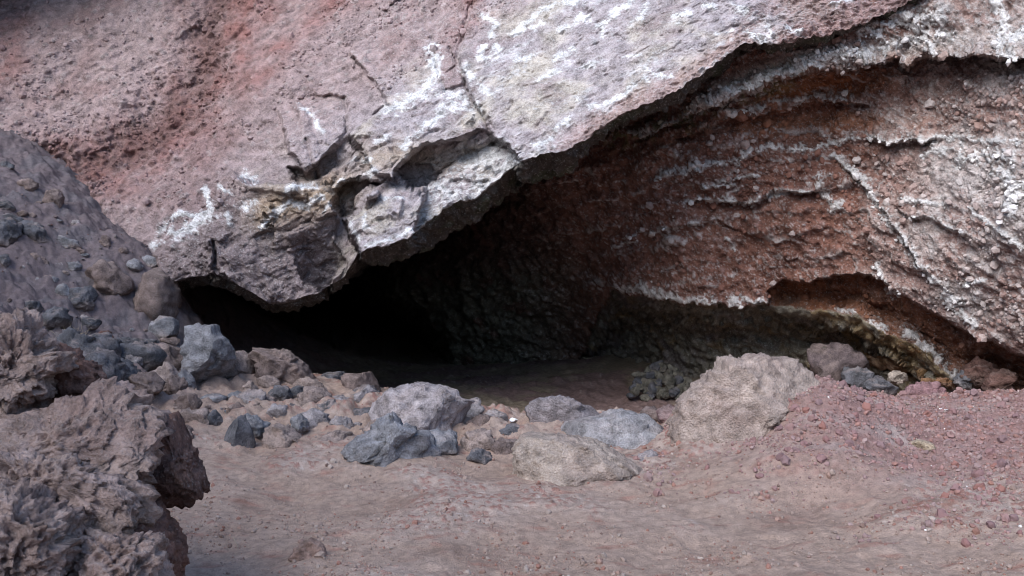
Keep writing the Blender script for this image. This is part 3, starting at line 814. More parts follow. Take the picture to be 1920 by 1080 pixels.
    c = mix(c, (0.165, 0.180, 0.080), sstep(-0.05, 0.35, fbm(P * 9 + 90, 3)) * np.exp(-(seg_dist(wx, wy, [(1150, 262), (1280, 225), (1400, 170), (1480, 142)]) / 24) ** 2) * 0.75)
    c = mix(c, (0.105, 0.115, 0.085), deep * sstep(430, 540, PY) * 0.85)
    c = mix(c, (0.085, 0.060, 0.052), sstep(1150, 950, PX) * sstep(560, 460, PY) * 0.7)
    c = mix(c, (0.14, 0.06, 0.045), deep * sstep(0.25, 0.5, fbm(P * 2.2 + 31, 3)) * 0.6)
    band = inb
    c = mix(c, (0.215, 0.088, 0.045), band * 0.85)
    c = mix(c, (0.10, 0.065, 0.05), band * sstep(0.1, 0.5, fbm(P * 4 + 51, 4)) * 0.7)
    rec = np.zeros(P.shape) + np.array([0.215, 0.190, 0.150])
    rec = mix(rec, (0.30, 0.215, 0.115), sstep(0.1, 0.5, fbm(P * 2.6 + 61, 4) + 0.3 * sstep(1450, 1600, PX)) * 0.85)
    rec = mix(rec, (0.20, 0.165, 0.17), sstep(0.0, 0.5, fbm(P * 2.1 + 81, 4)) * 0.7)
    rec = mix(rec, (0.24, 0.10, 0.03), sstep(1640, 1720, PX) * sstep(0.0, 0.4, n2) * 0.6)
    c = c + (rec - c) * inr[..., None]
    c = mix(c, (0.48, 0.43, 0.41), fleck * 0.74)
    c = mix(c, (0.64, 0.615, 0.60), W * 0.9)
    nr = grid_normals(P)
    if nr[len(ry) // 2, len(cx) // 2, 1] > 0:
        nr = -nr
    lab = np.zeros(PX.shape, np.int32)
    e0 = EDGES[0][0]
    tt = PY - np.interp(PX, [p[0] for p in e0], [p[1] for p in e0])
    lab[(tt < 2) & (tt > -46) & (PX > 1110) & (PX < 1960)] = 1
    tl = PY - np.interp(PX, [p[0] for p in LOWLIP], [p[1] for p in LOWLIP])
    lab[(tl < 4) & (tl > -26) & (PX > 1148) & (PX < 1815)] = 2
    ta = PY - np.interp(PX, [p[0] for p in ARCH], [p[1] for p in ARCH])
    lab[(ta < 3) & (ta > -70) & (PX > 1600) & (PX < 2000)] = 3
    lab[(sdr < 0) & (lab == 0) & (PX > 1100)] = 4
    V = P.reshape(-1, 3); F = grid_faces(*PX.shape)
    root = [None]

    def body(v, f, p, n):
        root[0] = link('cave_wall', make_mesh('cave_wall', v, f, p, M['wall'], n), kind='structure')

    def part(nm, lb):
        def fn(v, f, p, n):
            link(nm, make_mesh(nm, v, f, p, M['wall'], n), root[0], label=lb)
        return fn
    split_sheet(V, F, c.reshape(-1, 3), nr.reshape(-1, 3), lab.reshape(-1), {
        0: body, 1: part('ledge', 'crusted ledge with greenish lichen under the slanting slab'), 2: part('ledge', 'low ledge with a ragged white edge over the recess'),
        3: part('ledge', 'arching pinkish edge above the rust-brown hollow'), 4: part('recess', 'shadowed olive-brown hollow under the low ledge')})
    return PX, PY, P, N, inr, c


WALL = build_wall()


def build_tunnel():
    """the rest of the cave: a closed vault of dark rock behind the overhang"""
    nu, nv = 60, 40
    V = []
    for i in range(nv + 1):
        t = i / nv
        y = 10.5 + 22 * t
        s = math.sqrt(max(0.0, 1 - t ** 4)) if i < nv else 0.0
        for k in range(nu):
            a = 2 * math.pi * k / nu
            V.append((-0.5 + (9.5 * math.cos(a)) * s, y, 0.6 + (6.0 if math.sin(a) > 0 else 3.0) * math.sin(a) * s))
    V = np.array(V)
    V = V + 0.3 * np.stack([fbm(V * 0.5 + k * 9, 3) for k in range(3)], -1)
    F = []
    for i in range(nv):
        for k in range(nu):
            F.append((i * nu + k, i * nu + (k + 1) % nu, (i + 1) * nu + (k + 1) % nu, (i + 1) * nu + k))
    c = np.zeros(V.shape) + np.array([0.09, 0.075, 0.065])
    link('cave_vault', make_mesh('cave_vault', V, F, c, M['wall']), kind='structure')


build_tunnel()

# ================================================================== STONES
_ico = {}


def ico(level):
    if level not in _ico:
        bm = bmesh.new()
        bmesh.ops.create_icosphere(bm, subdivisions=level, radius=1.0)
        v = np.array([x.co[:] for x in bm.verts]); f = np.array([[q.index for q in p.verts] for p in bm.faces])
        bm.free()
        _ico[level] = v, f
    return _ico[level]


VF = CF.copy()


def rock_mesh(name, outline, d, thick, seed, level=4, cols=None, mat='stone', planes=(), cuts=6, rough=1.0, pits=0.0, box=0.62, noise_scale=1.0, dust=0.35, knobs=0.0, ragged=0.5):
    """a stone whose silhouette follows an outline (pixels) at distance d, with its own thickness and facets"""
    rng = np.random.default_rng(seed)
    S, F = ico(level)
    ol = np.array(outline, float)
    c = 0.5 * (ol.min(0) + ol.max(0)) * 0.5 + ol.mean(0) * 0.5
    m = d / FPX
    # radius by angle
    th = np.linspace(-math.pi, math.pi, 361)
    closed = np.r_[ol, ol[:1]] - c
    closed[:, 1] *= -1
    dx, dy = np.cos(th)[:, None], np.sin(th)[:, None]
    ax, ay = closed[None, :-1, 0], closed[None, :-1, 1]
    ex, ey = closed[None, 1:, 0] - ax, closed[None, 1:, 1] - ay
    den = dx * ey - dy * ex
    den = np.where(np.abs(den) < 1e-9, 1e-9, den)
    sv = (ax * ey - ay * ex) / den
    uv = (ax * dy - ay * dx) / den
    rad = np.where((sv > 0) & (uv >= -1e-6) & (uv <= 1 + 1e-6), sv, 0).max(1)
    k = np.array([1, 2, 3, 2, 1]) / 9.0
    rad = np.convolve(np.r_[rad[-3:-1], rad, rad[1:3]], k, 'same')[2:-2]
    ring = np.stack([np.cos(th), np.sin(th), 0 * th + seed * 1.7], -1)
    rad = rad * (1 + ragged * (0.07 * fbm(ring * 4, 3) + 0.035 * fbm(ring * 16, 2)))
    a, b, cc = S[:, 0], S[:, 1], S[:, 2]
    s = np.sqrt(a * a + b * b)
    th_v = np.arctan2(b, a)
    r = np.interp(th_v, th, rad) * m
    T = thick
    loc = np.stack([r * np.cos(th_v) * s ** box, r * np.sin(th_v) * s ** box, T * np.sign(cc) * np.abs(cc) ** 0.8], -1)
    size = np.mean(rad) * m
    # facets: random planes facing the viewer and the sky, then the ones read from the photograph
    pl = []
    for _ in range(cuts):
        n = rng.normal(size=3); n[2] = abs(n[2]) * 1.2 + 0.25
        n /= np.linalg.norm(n)
        pl.append((n, rng.uniform(0.62, 0.86)))
    for n, h in planes:
        n = np.array(n, float); pl.append((n / np.linalg.norm(n), h))
    for n, h in pl:
        dn = loc @ n
        hm = dn.max() * h
        loc = loc - np.outer(np.maximum(dn - hm, 0) * 0.93, n)
    W = c
    P = unproj(c[0], c[1], d + T * 0.55) + loc[:, :1] * CR + loc[:, 1:2] * CU - loc[:, 2:3] * VF
    q = P + seed * 3.17
    dirn = loc / np.maximum(np.linalg.norm(loc, axis=1, keepdims=True), 1e-6)
    dirw = dirn[:, :1] * CR + dirn[:, 1:2] * CU - dirn[:, 2:3] * VF
    fs = noise_scale / size
    h = size * rough * (0.11 * fbm(q * 1.1 * fs, 3) + 0.08 * fbm(q * 3.2 * fs + 5, 4))
    h = h + size * rough * (0.05 * (ridged(q * 2.6 * fs + 1, 3) - 0.6) + 0.05 * fbm(q * 8 * fs, 3))
    qf = (q + 0.06 * size * np.stack([fbm(q * 5 * fs, 2), fbm(q * 5 * fs + 7, 2), fbm(q * 5 * fs + 17, 2)], -1)) * fs
    h = h + size * min(rough, 1.0) * (1 - 0.6 * (knobs > 0.5)) * (0.27 * facets(qf * 1.3) + 0.10 * facets(qf * 3.6 + 3))
    h = h + rough * (0.010 * fbm(q * 22 + 9, 3) + 0.005 * perlin(q * 70))
    if pits > 0:
        f1, _, idp = worley3(q * 16 / noise_scale)
        h = h - pits * 0.040 * sstep(0.55, 0.12, f1) * (idp > 0.15)
        f1, _, idp = worley3(q * 38 / noise_scale)
        h = h - pits * 0.016 * sstep(0.55, 0.12, f1) * (idp > 0.2)
        h = h + pits * (0.022 * (ridged(q * 7 + 4, 4) - 0.6) + 0.030 * fbm(q * 19 + 2, 4, 0.65) + 0.048 * facets(q * 5 + 0.15 * np.stack([fbm(q * 9, 2), fbm(q * 9 + 5, 2), fbm(q * 9 + 8, 2)], -1)) + 0.03 * facets(q * 14 + 7))
    if knobs > 0:
        f1, _, idp = worley3(q * 15)
        h = h + knobs * 0.05 * np.clip(0.55 - f1, 0, 1) * (idp > 0.35)
        f1, _, idp = worley3(q * 40 + 3)
        h = h + knobs * 0.022 * np.clip(0.55 - f1, 0, 1)
    P = P + dirw * h[:, None]
    c0, c1 = cols
    pig = np.zeros(P.shape) + np.array(c0)
    pig = mix(pig, c1, sstep(-0.25, 0.4, fbm(q * 2.5 + 8, 4)))
    # dust lying on what faces up
    fn = np.cross(P[F[:, 1]] - P[F[:, 0]], P[F[:, 2]] - P[F[:, 0]])
    vn = np.zeros(P.shape)
    for j in range(3):
        for ax_ in range(3):
            vn[:, ax_] += np.bincount(F[:, j], fn[:, ax_], len(P))
    vn /= np.maximum(np.linalg.norm(vn, axis=1, keepdims=True), 1e-12)
    if np.mean((vn * dirw).sum(1)) < 0:
        vn = -vn
    up = sstep(0.45, 0.9, vn[:, 2]) * sstep(-0.3, 0.25, fbm(q * 5 + 2, 3))
    pig = pig * (1 + 0.35 * fbm(q * 14 + 3, 3))[:, None]
    pig = mix(pig, (0.33, 0.255, 0.225), up * dust)
    zr = (P[:, 2] - P[:, 2].min()) / np.ptp(P[:, 2])
    pig = mix(pig, (0.31, 0.235, 0.20), sstep(0.55, 0.2, zr + 0.25 * fbm(q * 6 + 12, 3)) * min(1.0, 1.1 * dust))
    return P, F, pig


DRIFTS = []


def stone_object(name, outline, d, thick, seed, label, category='boulder', group=None, parent=None, **kw):
    mat = kw.get('mat', 'stone')
    P, F, pig = rock_mesh(name, outline, d, thick, seed, **kw)
    base = P.mean(0); base[2] = P[:, 2].min()
    if parent is None:
        DRIFTS.append((base[0], base[1], 0.5 * np.ptp(P[:, 0]), 0.5 * np.ptp(P[:, 1])))
    me = make_mesh(name, P - base, F, pig, M[mat])
    o = link(name, me)
    o.location = base
    if parent is None:
        o['label'] = label; o['category'] = category
        if group:
            o['group'] = group
    else:
        o.parent = parent
        o.matrix_parent_inverse = parent.matrix_world.inverted()
        if label:
            o['label'] = label
    return o


BLUE = ((0.230, 0.225, 0.238), (0.180, 0.177, 0.188))
PALE = ((0.300, 0.268, 0.268), (0.250, 0.225, 0.230))
SLATE = ((0.125, 0.122, 0.132), (0.095, 0.094, 0.104))
BROWN = ((0.200, 0.150, 0.135), (0.155, 0.118, 0.110))
DUST = ((0.290, 0.225, 0.200), (0.235, 0.185, 0.170))
TUFF = ((0.300, 0.235, 0.225), (0.235, 0.180, 0.175))
RUST = ((0.165, 0.092, 0.075), (0.125, 0.075, 0.065))
TAN = ((0.345, 0.290, 0.245), (0.290, 0.235, 0.205))
OCHRE = ((0.235, 0.140, 0.070), (0.185, 0.120, 0.080))
OLIVE = ((0.175, 0.160, 0.130), (0.130, 0.118, 0.095))


def gd(px, py, off=0.0):
    return ground_hit(px, py) + off


# ---- boulders along the cave threshold
stone_object('boulder', [(353, 617), (380, 610), (405, 606), (407, 622), (422, 633), (433, 655), (438, 675), (446, 737), (400, 742), (366, 736), (350, 712), (346, 680), (352, 655), (358, 634)], gd(400, 738), 0.26, 21,
             'tall grey stone with a beaked top standing upright at the cave mouth', cols=BLUE, planes=[((0.50, -0.80, 0.38), 0.30), ((-0.30, 0.30, 0.95), 0.62), ((0.9, -0.1, 0.45), 0.7)], cuts=0, rough=0.55, level=5, dust=0.2)
stone_object('boulder', [(333, 700), (345, 690), (362, 712), (368, 732), (355, 738), (336, 718)], gd(350, 738), 0.08, 22, 'thin pale shard leaning on the foot of the tall upright stone', 'stone', cols=BLUE, cuts=2, rough=0.6, level=4)
stone_object('boulder', [(436, 658), (455, 657), (468, 672), (477, 697), (468, 712), (440, 712)], gd(455, 708), 0.14, 23, 'dusty grey stone just right of the tall upright stone', cols=DUST, cuts=3, rough=0.6)
stone_object('boulder', [(476, 655), (500, 656), (545, 668), (572, 688), (584, 712), (574, 732), (530, 728), (478, 712)], gd(530, 722), 0.30, 24, 'wide dusty brown boulder at the edge of the black hole', level=5, cols=BROWN, cuts=5, rough=0.7, dust=0.6)
stone_object('boulder', [(584, 712), (610, 699), (645, 697), (650, 724), (600, 732)], gd(620, 724, .3), 0.22, 25, 'flat dark slab half hidden in the cave gloom', cols=SLATE, cuts=4, rough=0.6)
stone_object('boulder', [(644, 702), (690, 698), (706, 716), (712, 738), (690, 752), (648, 742)], gd(680, 742, .2), 0.25, 26, 'rounded brown boulder in shade left of the big flat boulder', cols=BROWN, cuts=4, rough=0.6)
stone_object('boulder', [(655, 744), (672, 735), (690, 724), (704, 736), (702, 750), (678, 770), (656, 764)], gd(680, 762), 0.12, 27, 'pale jagged stone resting against the big flat boulder', 'stone', cols=PALE, cuts=4, rough=0.9)
stone_object('boulder', [(615, 748), (640, 740), (660, 748), (662, 764), (640, 770), (616, 762)], gd(640, 766), 0.12, 28, 'low grey stone beside the pale jagged stone', 'stone', cols=PALE, cuts=3, rough=1.0)
stone_object('boulder', [(688, 768), (710, 742), (738, 724), (800, 721), (850, 734), (860, 750), (888, 756), (880, 786), (858, 820), (820, 828), (760, 812), (712, 798)], gd(790, 820), 0.42, 29, 'big flat-topped mauve boulder in the middle of the threshold', level=5, cols=((0.36, 0.315, 0.315), (0.30, 0.265, 0.27)), planes=[((0.85, -0.35, 0.5), 0.62), ((0.0, 0.5, 0.85), 0.62)], cuts=3, rough=0.6, dust=0.4)
stone_object('boulder', [(795, 812), (830, 806), (856, 812), (860, 848), (832, 856), (800, 846)], gd(830, 852), 0.13, 30, 'small blue-grey block under the edge of the big flat boulder', 'stone', cols=BLUE, cuts=5, rough=0.6)
stone_object('boulder', [(628, 850), (665, 820), (700, 792), (725, 781), (745, 796), (768, 802), (785, 812), (806, 818), (822, 855), (808, 880), (772, 892), (735, 880), (690, 880)], gd(735, 872, -.06), 0.26, 31, 'rugged blue-grey boulder half sunk in the sand, front of the row', cols=BLUE, planes=[((0.6, -0.2, 0.8), 0.6), ((-0.4, 0.6, 0.7), 0.62)], cuts=3, rough=0.85, dust=0.15, level=5)
stone_object('boulder', [(422, 806), (438, 790), (453, 774), (462, 788), (470, 806), (479, 842), (452, 852), (415, 838)], gd(450, 846), 0.10, 32, 'dark pointed stone standing like a fin in the sand', 'stone', cols=SLATE, planes=[((0.75, -0.05, 0.65), 0.45), ((-0.7, 0.3, 0.6), 0.5)], cuts=1, rough=0.25, dust=0.15, ragged=0.2)
stone_object('boulder', [(388, 776), (400, 768), (412, 782), (428, 800), (410, 806), (392, 796)], gd(408, 802), 0.09, 33, 'dark ridge of stone left of the pointed fin', 'stone', cols=SLATE, cuts=3, rough=0.8)
stone_object('boulder', [(458, 784), (474, 780), (500, 796), (498, 818), (476, 828), (462, 820)], gd(480, 824), 0.12, 34, 'crumbly blue-grey stone behind the pointed fin', 'stone', cols=BLUE, cuts=2, rough=1.4)
stone_object('boulder', [(490, 812), (508, 794), (530, 802), (555, 816), (580, 834), (545, 846), (500, 842)], gd(535, 842), 0.16, 35, 'low dusty stone right of the pointed fin', 'stone', cols=DUST, cuts=3, rough=1.0)
stone_object('boulder', [(544, 786), (560, 778), (574, 788), (577, 806), (562, 818), (548, 810)], gd(562, 816), 0.10, 36, 'small knobbly grey stone in the sandy hollow', 'stone', cols=BLUE, cuts=3, rough=1.4)
stone_object('boulder', [(556, 778), (590, 771), (612, 780), (624, 800), (616, 812), (588, 806), (566, 800)], gd(600, 808), 0.14, 37, 'grey stone with a broken end in the sandy hollow', 'stone', cols=PALE, cuts=4, rough=0.9)
stone_object('boulder', [(588, 832), (605, 816), (628, 808), (655, 812), (664, 826), (640, 838), (605, 840)], gd(625, 836), 0.14, 38, 'low sand-coloured stone behind the rugged blue-grey boulder', 'stone', cols=DUST, cuts=2, rough=0.8)
stone_object('boulder', [(646, 782), (665, 768), (705, 766), (728, 776), (715, 788), (670, 794)], gd(685, 790), 0.16, 39, 'flat dark stone left of the big flat boulder', 'stone', cols=SLATE, cuts=3, rough=0.8)
stone_object('boulder', [(528, 764), (545, 756), (562, 764), (560, 774), (535, 774)], gd(545, 774), 0.08, 40, 'small dark stone on the sandy shelf', 'stone', cols=SLATE, cuts=3)
stone_object('boulder', [(370, 742), (405, 738), (425, 744), (420, 756), (385, 756)], gd(400, 754), 0.10, 41, 'flat blue flake lying below the tall upright stone', 'stone', cols=BLUE, cuts=4, rough=0.5)
stone_object('boulder', [(428, 738), (445, 734), (456, 742), (450, 752), (430, 756)], gd(442, 754), 0.07, 42, 'small broken blue chip right below the tall upright stone', 'stone', cols=BLUE, cuts=4, rough=0.5)
stone_object('boulder', [(456, 722), (468, 714), (482, 730), (484, 744), (464, 750), (454, 740)], gd(468, 746), 0.09, 43, 'dusty stone in the gap right of the tall upright stone', 'stone', cols=DUST, cuts=3)
# ---- middle group
stone_object('boulder', [(986, 772), (994, 756), (1012, 748), (1050, 743), (1068, 744), (1090, 756), (1112, 770), (1126, 784), (1118, 800), (1070, 818), (1030, 826), (994, 822), (990, 800)], gd(1040, 826, .25), 0.17, 51, 'upright rough mauve-grey boulder with a scooped front face', level=5, cols=((0.235, 0.205, 0.21), (0.19, 0.165, 0.17)), planes=[((-0.5, -0.1, 0.85), 0.4)], cuts=1, rough=0.55, knobs=0.45, dust=0.15)
stone_object('boulder', [(1030, 812), (1060, 795), (1090, 786), (1125, 780), (1150, 772), (1196, 772), (1215, 782), (1242, 800), (1258, 815), (1264, 850), (1225, 856), (1180, 856), (1100, 845)], gd(1160, 858, .15), 0.36, 52, 'smooth pale slab lying between the tuff ridge and the big knobbly outcrop', level=5, cols=((0.30, 0.285, 0.29), (0.26, 0.245, 0.25)), planes=[((0.85, -0.25, 0.5), 0.70), ((-0.1, 0.55, 0.82), 0.55)], cuts=2, rough=0.4, dust=0.3)
stone_object('boulder', [(1200, 778), (1212, 764), (1228, 764), (1242, 776), (1246, 790), (1215, 796)], gd(1225, 800, .3), 0.10, 53, 'small red-brown lump behind the smooth pale slab', 'stone', cols=BROWN, cuts=3, rough=0.9, knobs=0.4)
stone_object('boulder', [(1232, 772), (1250, 762), (1272, 766), (1276, 806), (1250, 812), (1238, 796)], gd(1255, 815, .3), 0.14, 54, 'reddish rubble lump tucked against the big knobbly outcrop', 'stone', cols=((0.25, 0.16, 0.16), (0.2, 0.13, 0.13)), cuts=3, rough=1.2, knobs=0.6)
stone_object('rock_outcrop', [(962, 850), (970, 828), (990, 812), (1040, 816), (1085, 824), (1110, 826), (1135, 832), (1165, 852), (1196, 872), (1206, 892), (1180, 912), (1100, 918), (1040, 922), (985, 926), (958, 918)], gd(1075, 905), 0.30, 55, 'low crumbly tan ridge with a fluted face in front of the pale slab', 'rock outcrop', mat='tuff', cols=((0.40, 0.325, 0.275), (0.33, 0.26, 0.225)), cuts=2, rough=0.6, knobs=0.8, dust=0.1, level=6, planes=[((-0.2, 0.5, 0.85), 0.72)])
stone_object('rock_outcrop', [(1258, 830), (1262, 790), (1275, 752), (1300, 726), (1325, 706), (1345, 690), (1360, 673), (1392, 669), (1412, 660), (1440, 668), (1482, 672), (1532, 700), (1530, 730), (1470, 790), (1420, 850), (1380, 890), (1330, 885), (1270, 862)], gd(1310, 862, .12), 0.36, 56, 'big knobbly tan outcrop banked with red gravel on its slope', 'rock outcrop', mat='tuff', cols=((0.37, 0.295, 0.255), (0.31, 0.235, 0.205)), cuts=1, rough=0.55, knobs=1.1, level=6, ragged=1.0, planes=[((0.3, 0.5, 0.8), 0.7), ((-0.45, 0.2, 0.87), 0.72)])
stone_object('boulder', [(540, 1046), (560, 1022), (582, 1012), (604, 1024), (612, 1046), (580, 1056)], gd(578, 1050), 0.08, 57, 'small rusty stone poking out of the sand near the camera', 'stone', cols=((0.29, 0.19, 0.155), (0.22, 0.11, 0.085)), cuts=4, rough=0.6)
stone_object('boulder', [(1700, 832), (1720, 824), (1748, 830), (1752, 840), (1725, 846), (1702, 840)], gd(1725, 844), 0.07, 58, 'flat yellowish stone among the red gravel', 'stone', cols=((0.47, 0.38, 0.27), (0.42, 0.33, 0.24)), cuts=4, rough=0.7)


def blob(cx, cy, w, h, ang=0.0, seed=0, n=11):
    rng = np.random.default_rng(seed)
    out = []
    for k in range(n):
        t = 2 * math.pi * k / n
        r = 1 + rng.uniform(-0.14, 0.14)
        x, y = 0.5 * w * math.cos(t) * r, 0.5 * h * math.sin(t) * r
        ca, sa = math.cos(math.radians(ang)), math.sin(math.radians(ang))
        out.append((cx + ca * x - sa * y, cy + sa * x + ca * y))
    return out


# ---- stones on the scree slope at the left
TALUS = [
    (10, 312, 30, 18, 10, SLATE, 'small slate stone highest on the sandy slope, at the picture edge'), (52, 348, 32, 24, 10, BROWN, 'brown stone near the top of the sandy slope under the cliff'),
    (100, 376, 34, 40, 20, BROWN, 'crumbly brown stone at the foot of the red gully'), (8, 388, 44, 22, 25, SLATE, 'half-buried grey stone above the dark cluster on the sandy slope'),
    (60, 438, 66, 40, 28, SLATE, 'dark tilted slab of the cluster on the sandy slope'), (10, 436, 46, 62, 10, SLATE, 'large dark stone at the picture edge in the slope cluster'), (24, 412, 44, 20, 12, SLATE, 'flat grey stone capping the dark slope cluster'),
    (128, 455, 50, 18, 22, BLUE, 'thin flat slate lying on the sandy slope'), (8, 490, 18, 28, 0, SLATE, 'small dark stone at the picture edge below the cluster'), (70, 488, 46, 18, 30, BROWN, 'brown stone mostly buried in the sandy slope'),
    (139, 501, 24, 22, 0, BLUE, 'round blue-grey stone mid-slope beside the brown boulder'), (99, 527, 20, 20, 0, BLUE, 'upper of two small round blue stones on the slope'), (117, 546, 27, 33, -20, BLUE, 'lower and larger of two small round blue stones on the slope'),
    (156, 562, 52, 52, 15, SLATE, 'angular slate boulder right of the two round blue stones'), (204, 532, 78, 70, 10, BROWN, 'large pitted brown boulder on the slope below the cliff foot'), (252, 500, 30, 30, 0, BLUE, 'blue-grey stone above the large brown boulder'),
    (282, 492, 36, 22, 25, BLUE, 'flat blue stone at the corner of the cliff foot'), (150, 470, 22, 12, 30, BROWN, 'small brown chip below the thin flat slate'), (196, 452, 22, 18, 30, BROWN, 'brown lump near the cliff foot'),
    (304, 618, 48, 42, -42, BLUE, 'smooth egg-shaped blue stone leaning left of the tall stone'), (104, 599, 46, 34, 5, SLATE, 'dark triangular stone behind the foreground outcrop'), (168, 606, 36, 18, 5, SLATE, 'small low slate stone in the middle of the left slope'),
    (196, 632, 28, 22, 0, RUST, 'small rusty brown stone above the slate heap'), (186, 658, 62, 50, 20, SLATE, 'dark round stone in the slate heap'), (138, 650, 96, 48, 18, SLATE, 'long slate stone beneath the dry tuft'),
    (190, 702, 64, 66, 30, SLATE, 'dark slate block lowest in the heap beside the outcrop'), (244, 645, 58, 20, 3, SLATE, 'flat slate bar across the heap'), (282, 646, 24, 20, 0, SLATE, 'dark stub at the end of the flat slate bar'), (254, 672, 84, 50, 0, SLATE, 'broad rounded slate stone in the middle of the heap'),
    (248, 680, 44, 26, -25, PALE, 'pale faced stone on the slate heap'), (222, 706, 60, 50, 10, SLATE, 'dark stone right of the lowest slate block'), (302, 674, 72, 46, 10, BROWN, 'brown earthy boulder left of the tall stone'), (312, 712, 46, 44, 20, DUST, 'dusty pale-faced stone at the foot of the slate heap'),
    (268, 724, 54, 40, 0, BROWN, 'brown stone along the foot of the slate heap'), (346, 655, 22, 12, 0, BLUE, 'tiny flat blue stone beside the tall stone'), (330, 722, 40, 28, 20, BROWN, 'brown stone at the left foot of the tall stone'), (318, 640, 34, 14, 5, BROWN, 'flat brown stone above the earthy boulder'),
    (164, 668, 26, 20, 0, BLUE, 'small light blue stone on the long slate stone'), (146, 660, 14, 10, 0, DUST, 'tiny sandy pebble on the long slate stone'), (218, 640, 14, 12, 0, SLATE, 'tiny dark stone left of the flat slate bar'), (60, 575, 38, 22, 10, SLATE, 'dark stone just above the foreground outcrop'),
    (40, 400, 20, 12, 0, BROWN, 'small brown stone above the tilted slab'), (120, 570, 16, 9, 0, PALE, 'tiny pale chip on the slope below the round blue stones'), (230, 470, 20, 14, 0, BROWN, 'small brown stone near the crusted cliff foot'),
]
for k, (cx, cy, w, h, an, cl, lb) in enumerate(TALUS):
    k2 = 1.22 if cy > 580 and cl is not RUST else 1.05
    w, h = w * k2, h * k2
    sz = max(w, h)
    stone_object('stone', blob(cx, cy, w, h, an, 100 + k), gd(cx, cy + 0.30 * h, -0.14 if cy > 580 else -0.03), 0.5 * min(w, h) * 8 / FPX * 1.1, 100 + k, lb, 'stone', 'stones on the scree slope left of the cave', cols=cl,
                 cuts=5, rough=0.9 if cl is not BLUE else 0.5, level=4 if sz > 24 else 3, dust=0.5)
# earthy bank below the corner of the overhang
stone_object('rock_outcrop', [(262, 560), (268, 520), (292, 502), (322, 520), (330, 560), (326, 605), (300, 622), (272, 612)], gd(300, 610), 0.3, 61, 'earthy brown bank under the corner of the overhang', 'rock outcrop', mat='tuff', cols=BROWN, cuts=2, rough=0.9, knobs=0.8)

LAND = [(400, 680, 'the tall upright stone'), (530, 690, 'the wide brown boulder'), (680, 725, 'the shaded brown boulder'), (790, 770, 'the big flat-topped boulder'), (725, 835, 'the rugged blue-grey boulder'), (450, 815, 'the dark pointed fin'),
        (255, 680, 'the slate heap'), (304, 618, 'the egg-shaped blue stone'), (600, 790, 'the broken-ended grey stone'), (1050, 785, 'the upright scooped boulder'), (1160, 815, 'the smooth pale slab'), (1075, 870, 'the low crumbly ridge'), (560, 800, 'the small knobbly stone'), (204, 532, 'the pitted brown boulder'), (108, 537, 'the two round blue stones'), (128, 455, 'the thin flat slate'), (35, 425, 'the dark slope cluster'), (156, 562, 'the angular slate boulder'), (60, 348, 'the brown stone near the slope top')]
CW = {0: 'dusty brown', 1: 'blue-grey', 2: 'pale grey', 3: 'dark brown'}


def near_label(x, y, start):
    lx, ly, nm = min(LAND, key=lambda l: math.hypot(l[0] - x, 1.5 * (l[1] - y)))
    dx, dy = x - lx, 1.5 * (y - ly)
    if abs(dx) > abs(dy):
        rel = 'right of' if dx > 0 else 'left of'
    else:
        rel = 'in front of' if dy > 0 else 'behind'
    far = '' if math.hypot(dx, dy) > 70 else 'close '
    return '%s %s%s %s' % (start, far, rel, nm)


# ---- loose rubble between the boulders
rng = np.random.default_rng(15)
RUB = []
while len(RUB) < 90:
    x, y = rng.uniform(330, 900), rng.uniform(735, 850)
    if rng.uniform() < 0.25:
        x, y = rng.uniform(180, 345), rng.uniform(600, 745)
    if y > 735 + (900 - x) * 0.16 + 55:
        continue
    RUB.append((x, y, float(np.exp(rng.normal(math.log(13), 0.4)))))
while len(RUB) < 140:
    x, y = rng.uniform(0, 330), rng.uniform(320, 720)
    if poly_sd(np.array(x), np.array(y), [(0, 320), (150, 390), (290, 490), (320, 640), (250, 720), (120, 600), (0, 560)]) > 0:
        continue
    RUB.append((x, y, float(np.exp(rng.normal(math.log(11.5), 0.45)))))
for k, (x, y, w) in enumerate(RUB):
    w = min(w, 28)
    stone_object('stone', blob(x, y, w, w * rng.uniform(0.5, 0.85), rng.uniform(-30, 30), 700 + k), gd(x, y + 0.2 * w), 0.4 * w * 7.5 / FPX, 700 + k, near_label(x, y, ('tiny ' if w < 11 else 'small ' if w < 17 else 'fist-sized ') + CW[k % 4] + ' loose stone'), 'stone', 'small loose rubble among the threshold boulders',
                 cols=(DUST, BLUE, PALE, BROWN)[k % 4], cuts=5, rough=0.9, level=3, dust=0.5)

# ---- half-buried dusty rocks across the threshold
HALF = [(352, 762, 40, 20), (470, 752, 44, 18), (520, 742, 36, 16), (588, 752, 52, 22), (640, 776, 30, 16), (520, 778, 34, 16), (610, 772, 44, 18), (365, 790, 44, 22), (470, 770, 30, 14), (640, 800, 34, 18), (555, 740, 30, 14), (700, 812, 40, 20),
        (905, 800, 44, 20), (930, 786, 36, 16), (960, 812, 34, 16), (890, 832, 50, 20), (945, 842, 40, 18), (880, 775, 40, 22), (690, 742, 40, 18), (505, 722, 34, 16), (440, 775, 26, 16), (1215, 866, 44, 18), (900, 860, 34, 14), (580, 725, 40, 14), (340, 822, 34, 20)]
for k, (x, y, w, h) in enumerate(HALF):
    w, h = 1.4 * w, 1.5 * h
    stone_object('stone', blob(x, y, w, h * 1.5, 8 * ((k % 5) - 2), 800 + k), gd(x, y + 0.35 * h, 0.02), 0.36 * w * 7.2 / FPX, 800 + k, near_label(x, y, ('long ' if w > 2.2 * h else 'rounded ') + 'dusty %s half-buried rock' % ('brown', 'grey', 'dark grey', 'tan')[k % 4]), 'stone', 'half-buried dusty rocks at the cave threshold',
                 cols=(BROWN, PALE, SLATE, DUST)[k % 4], cuts=4, rough=0.8, level=4, dust=0.6)

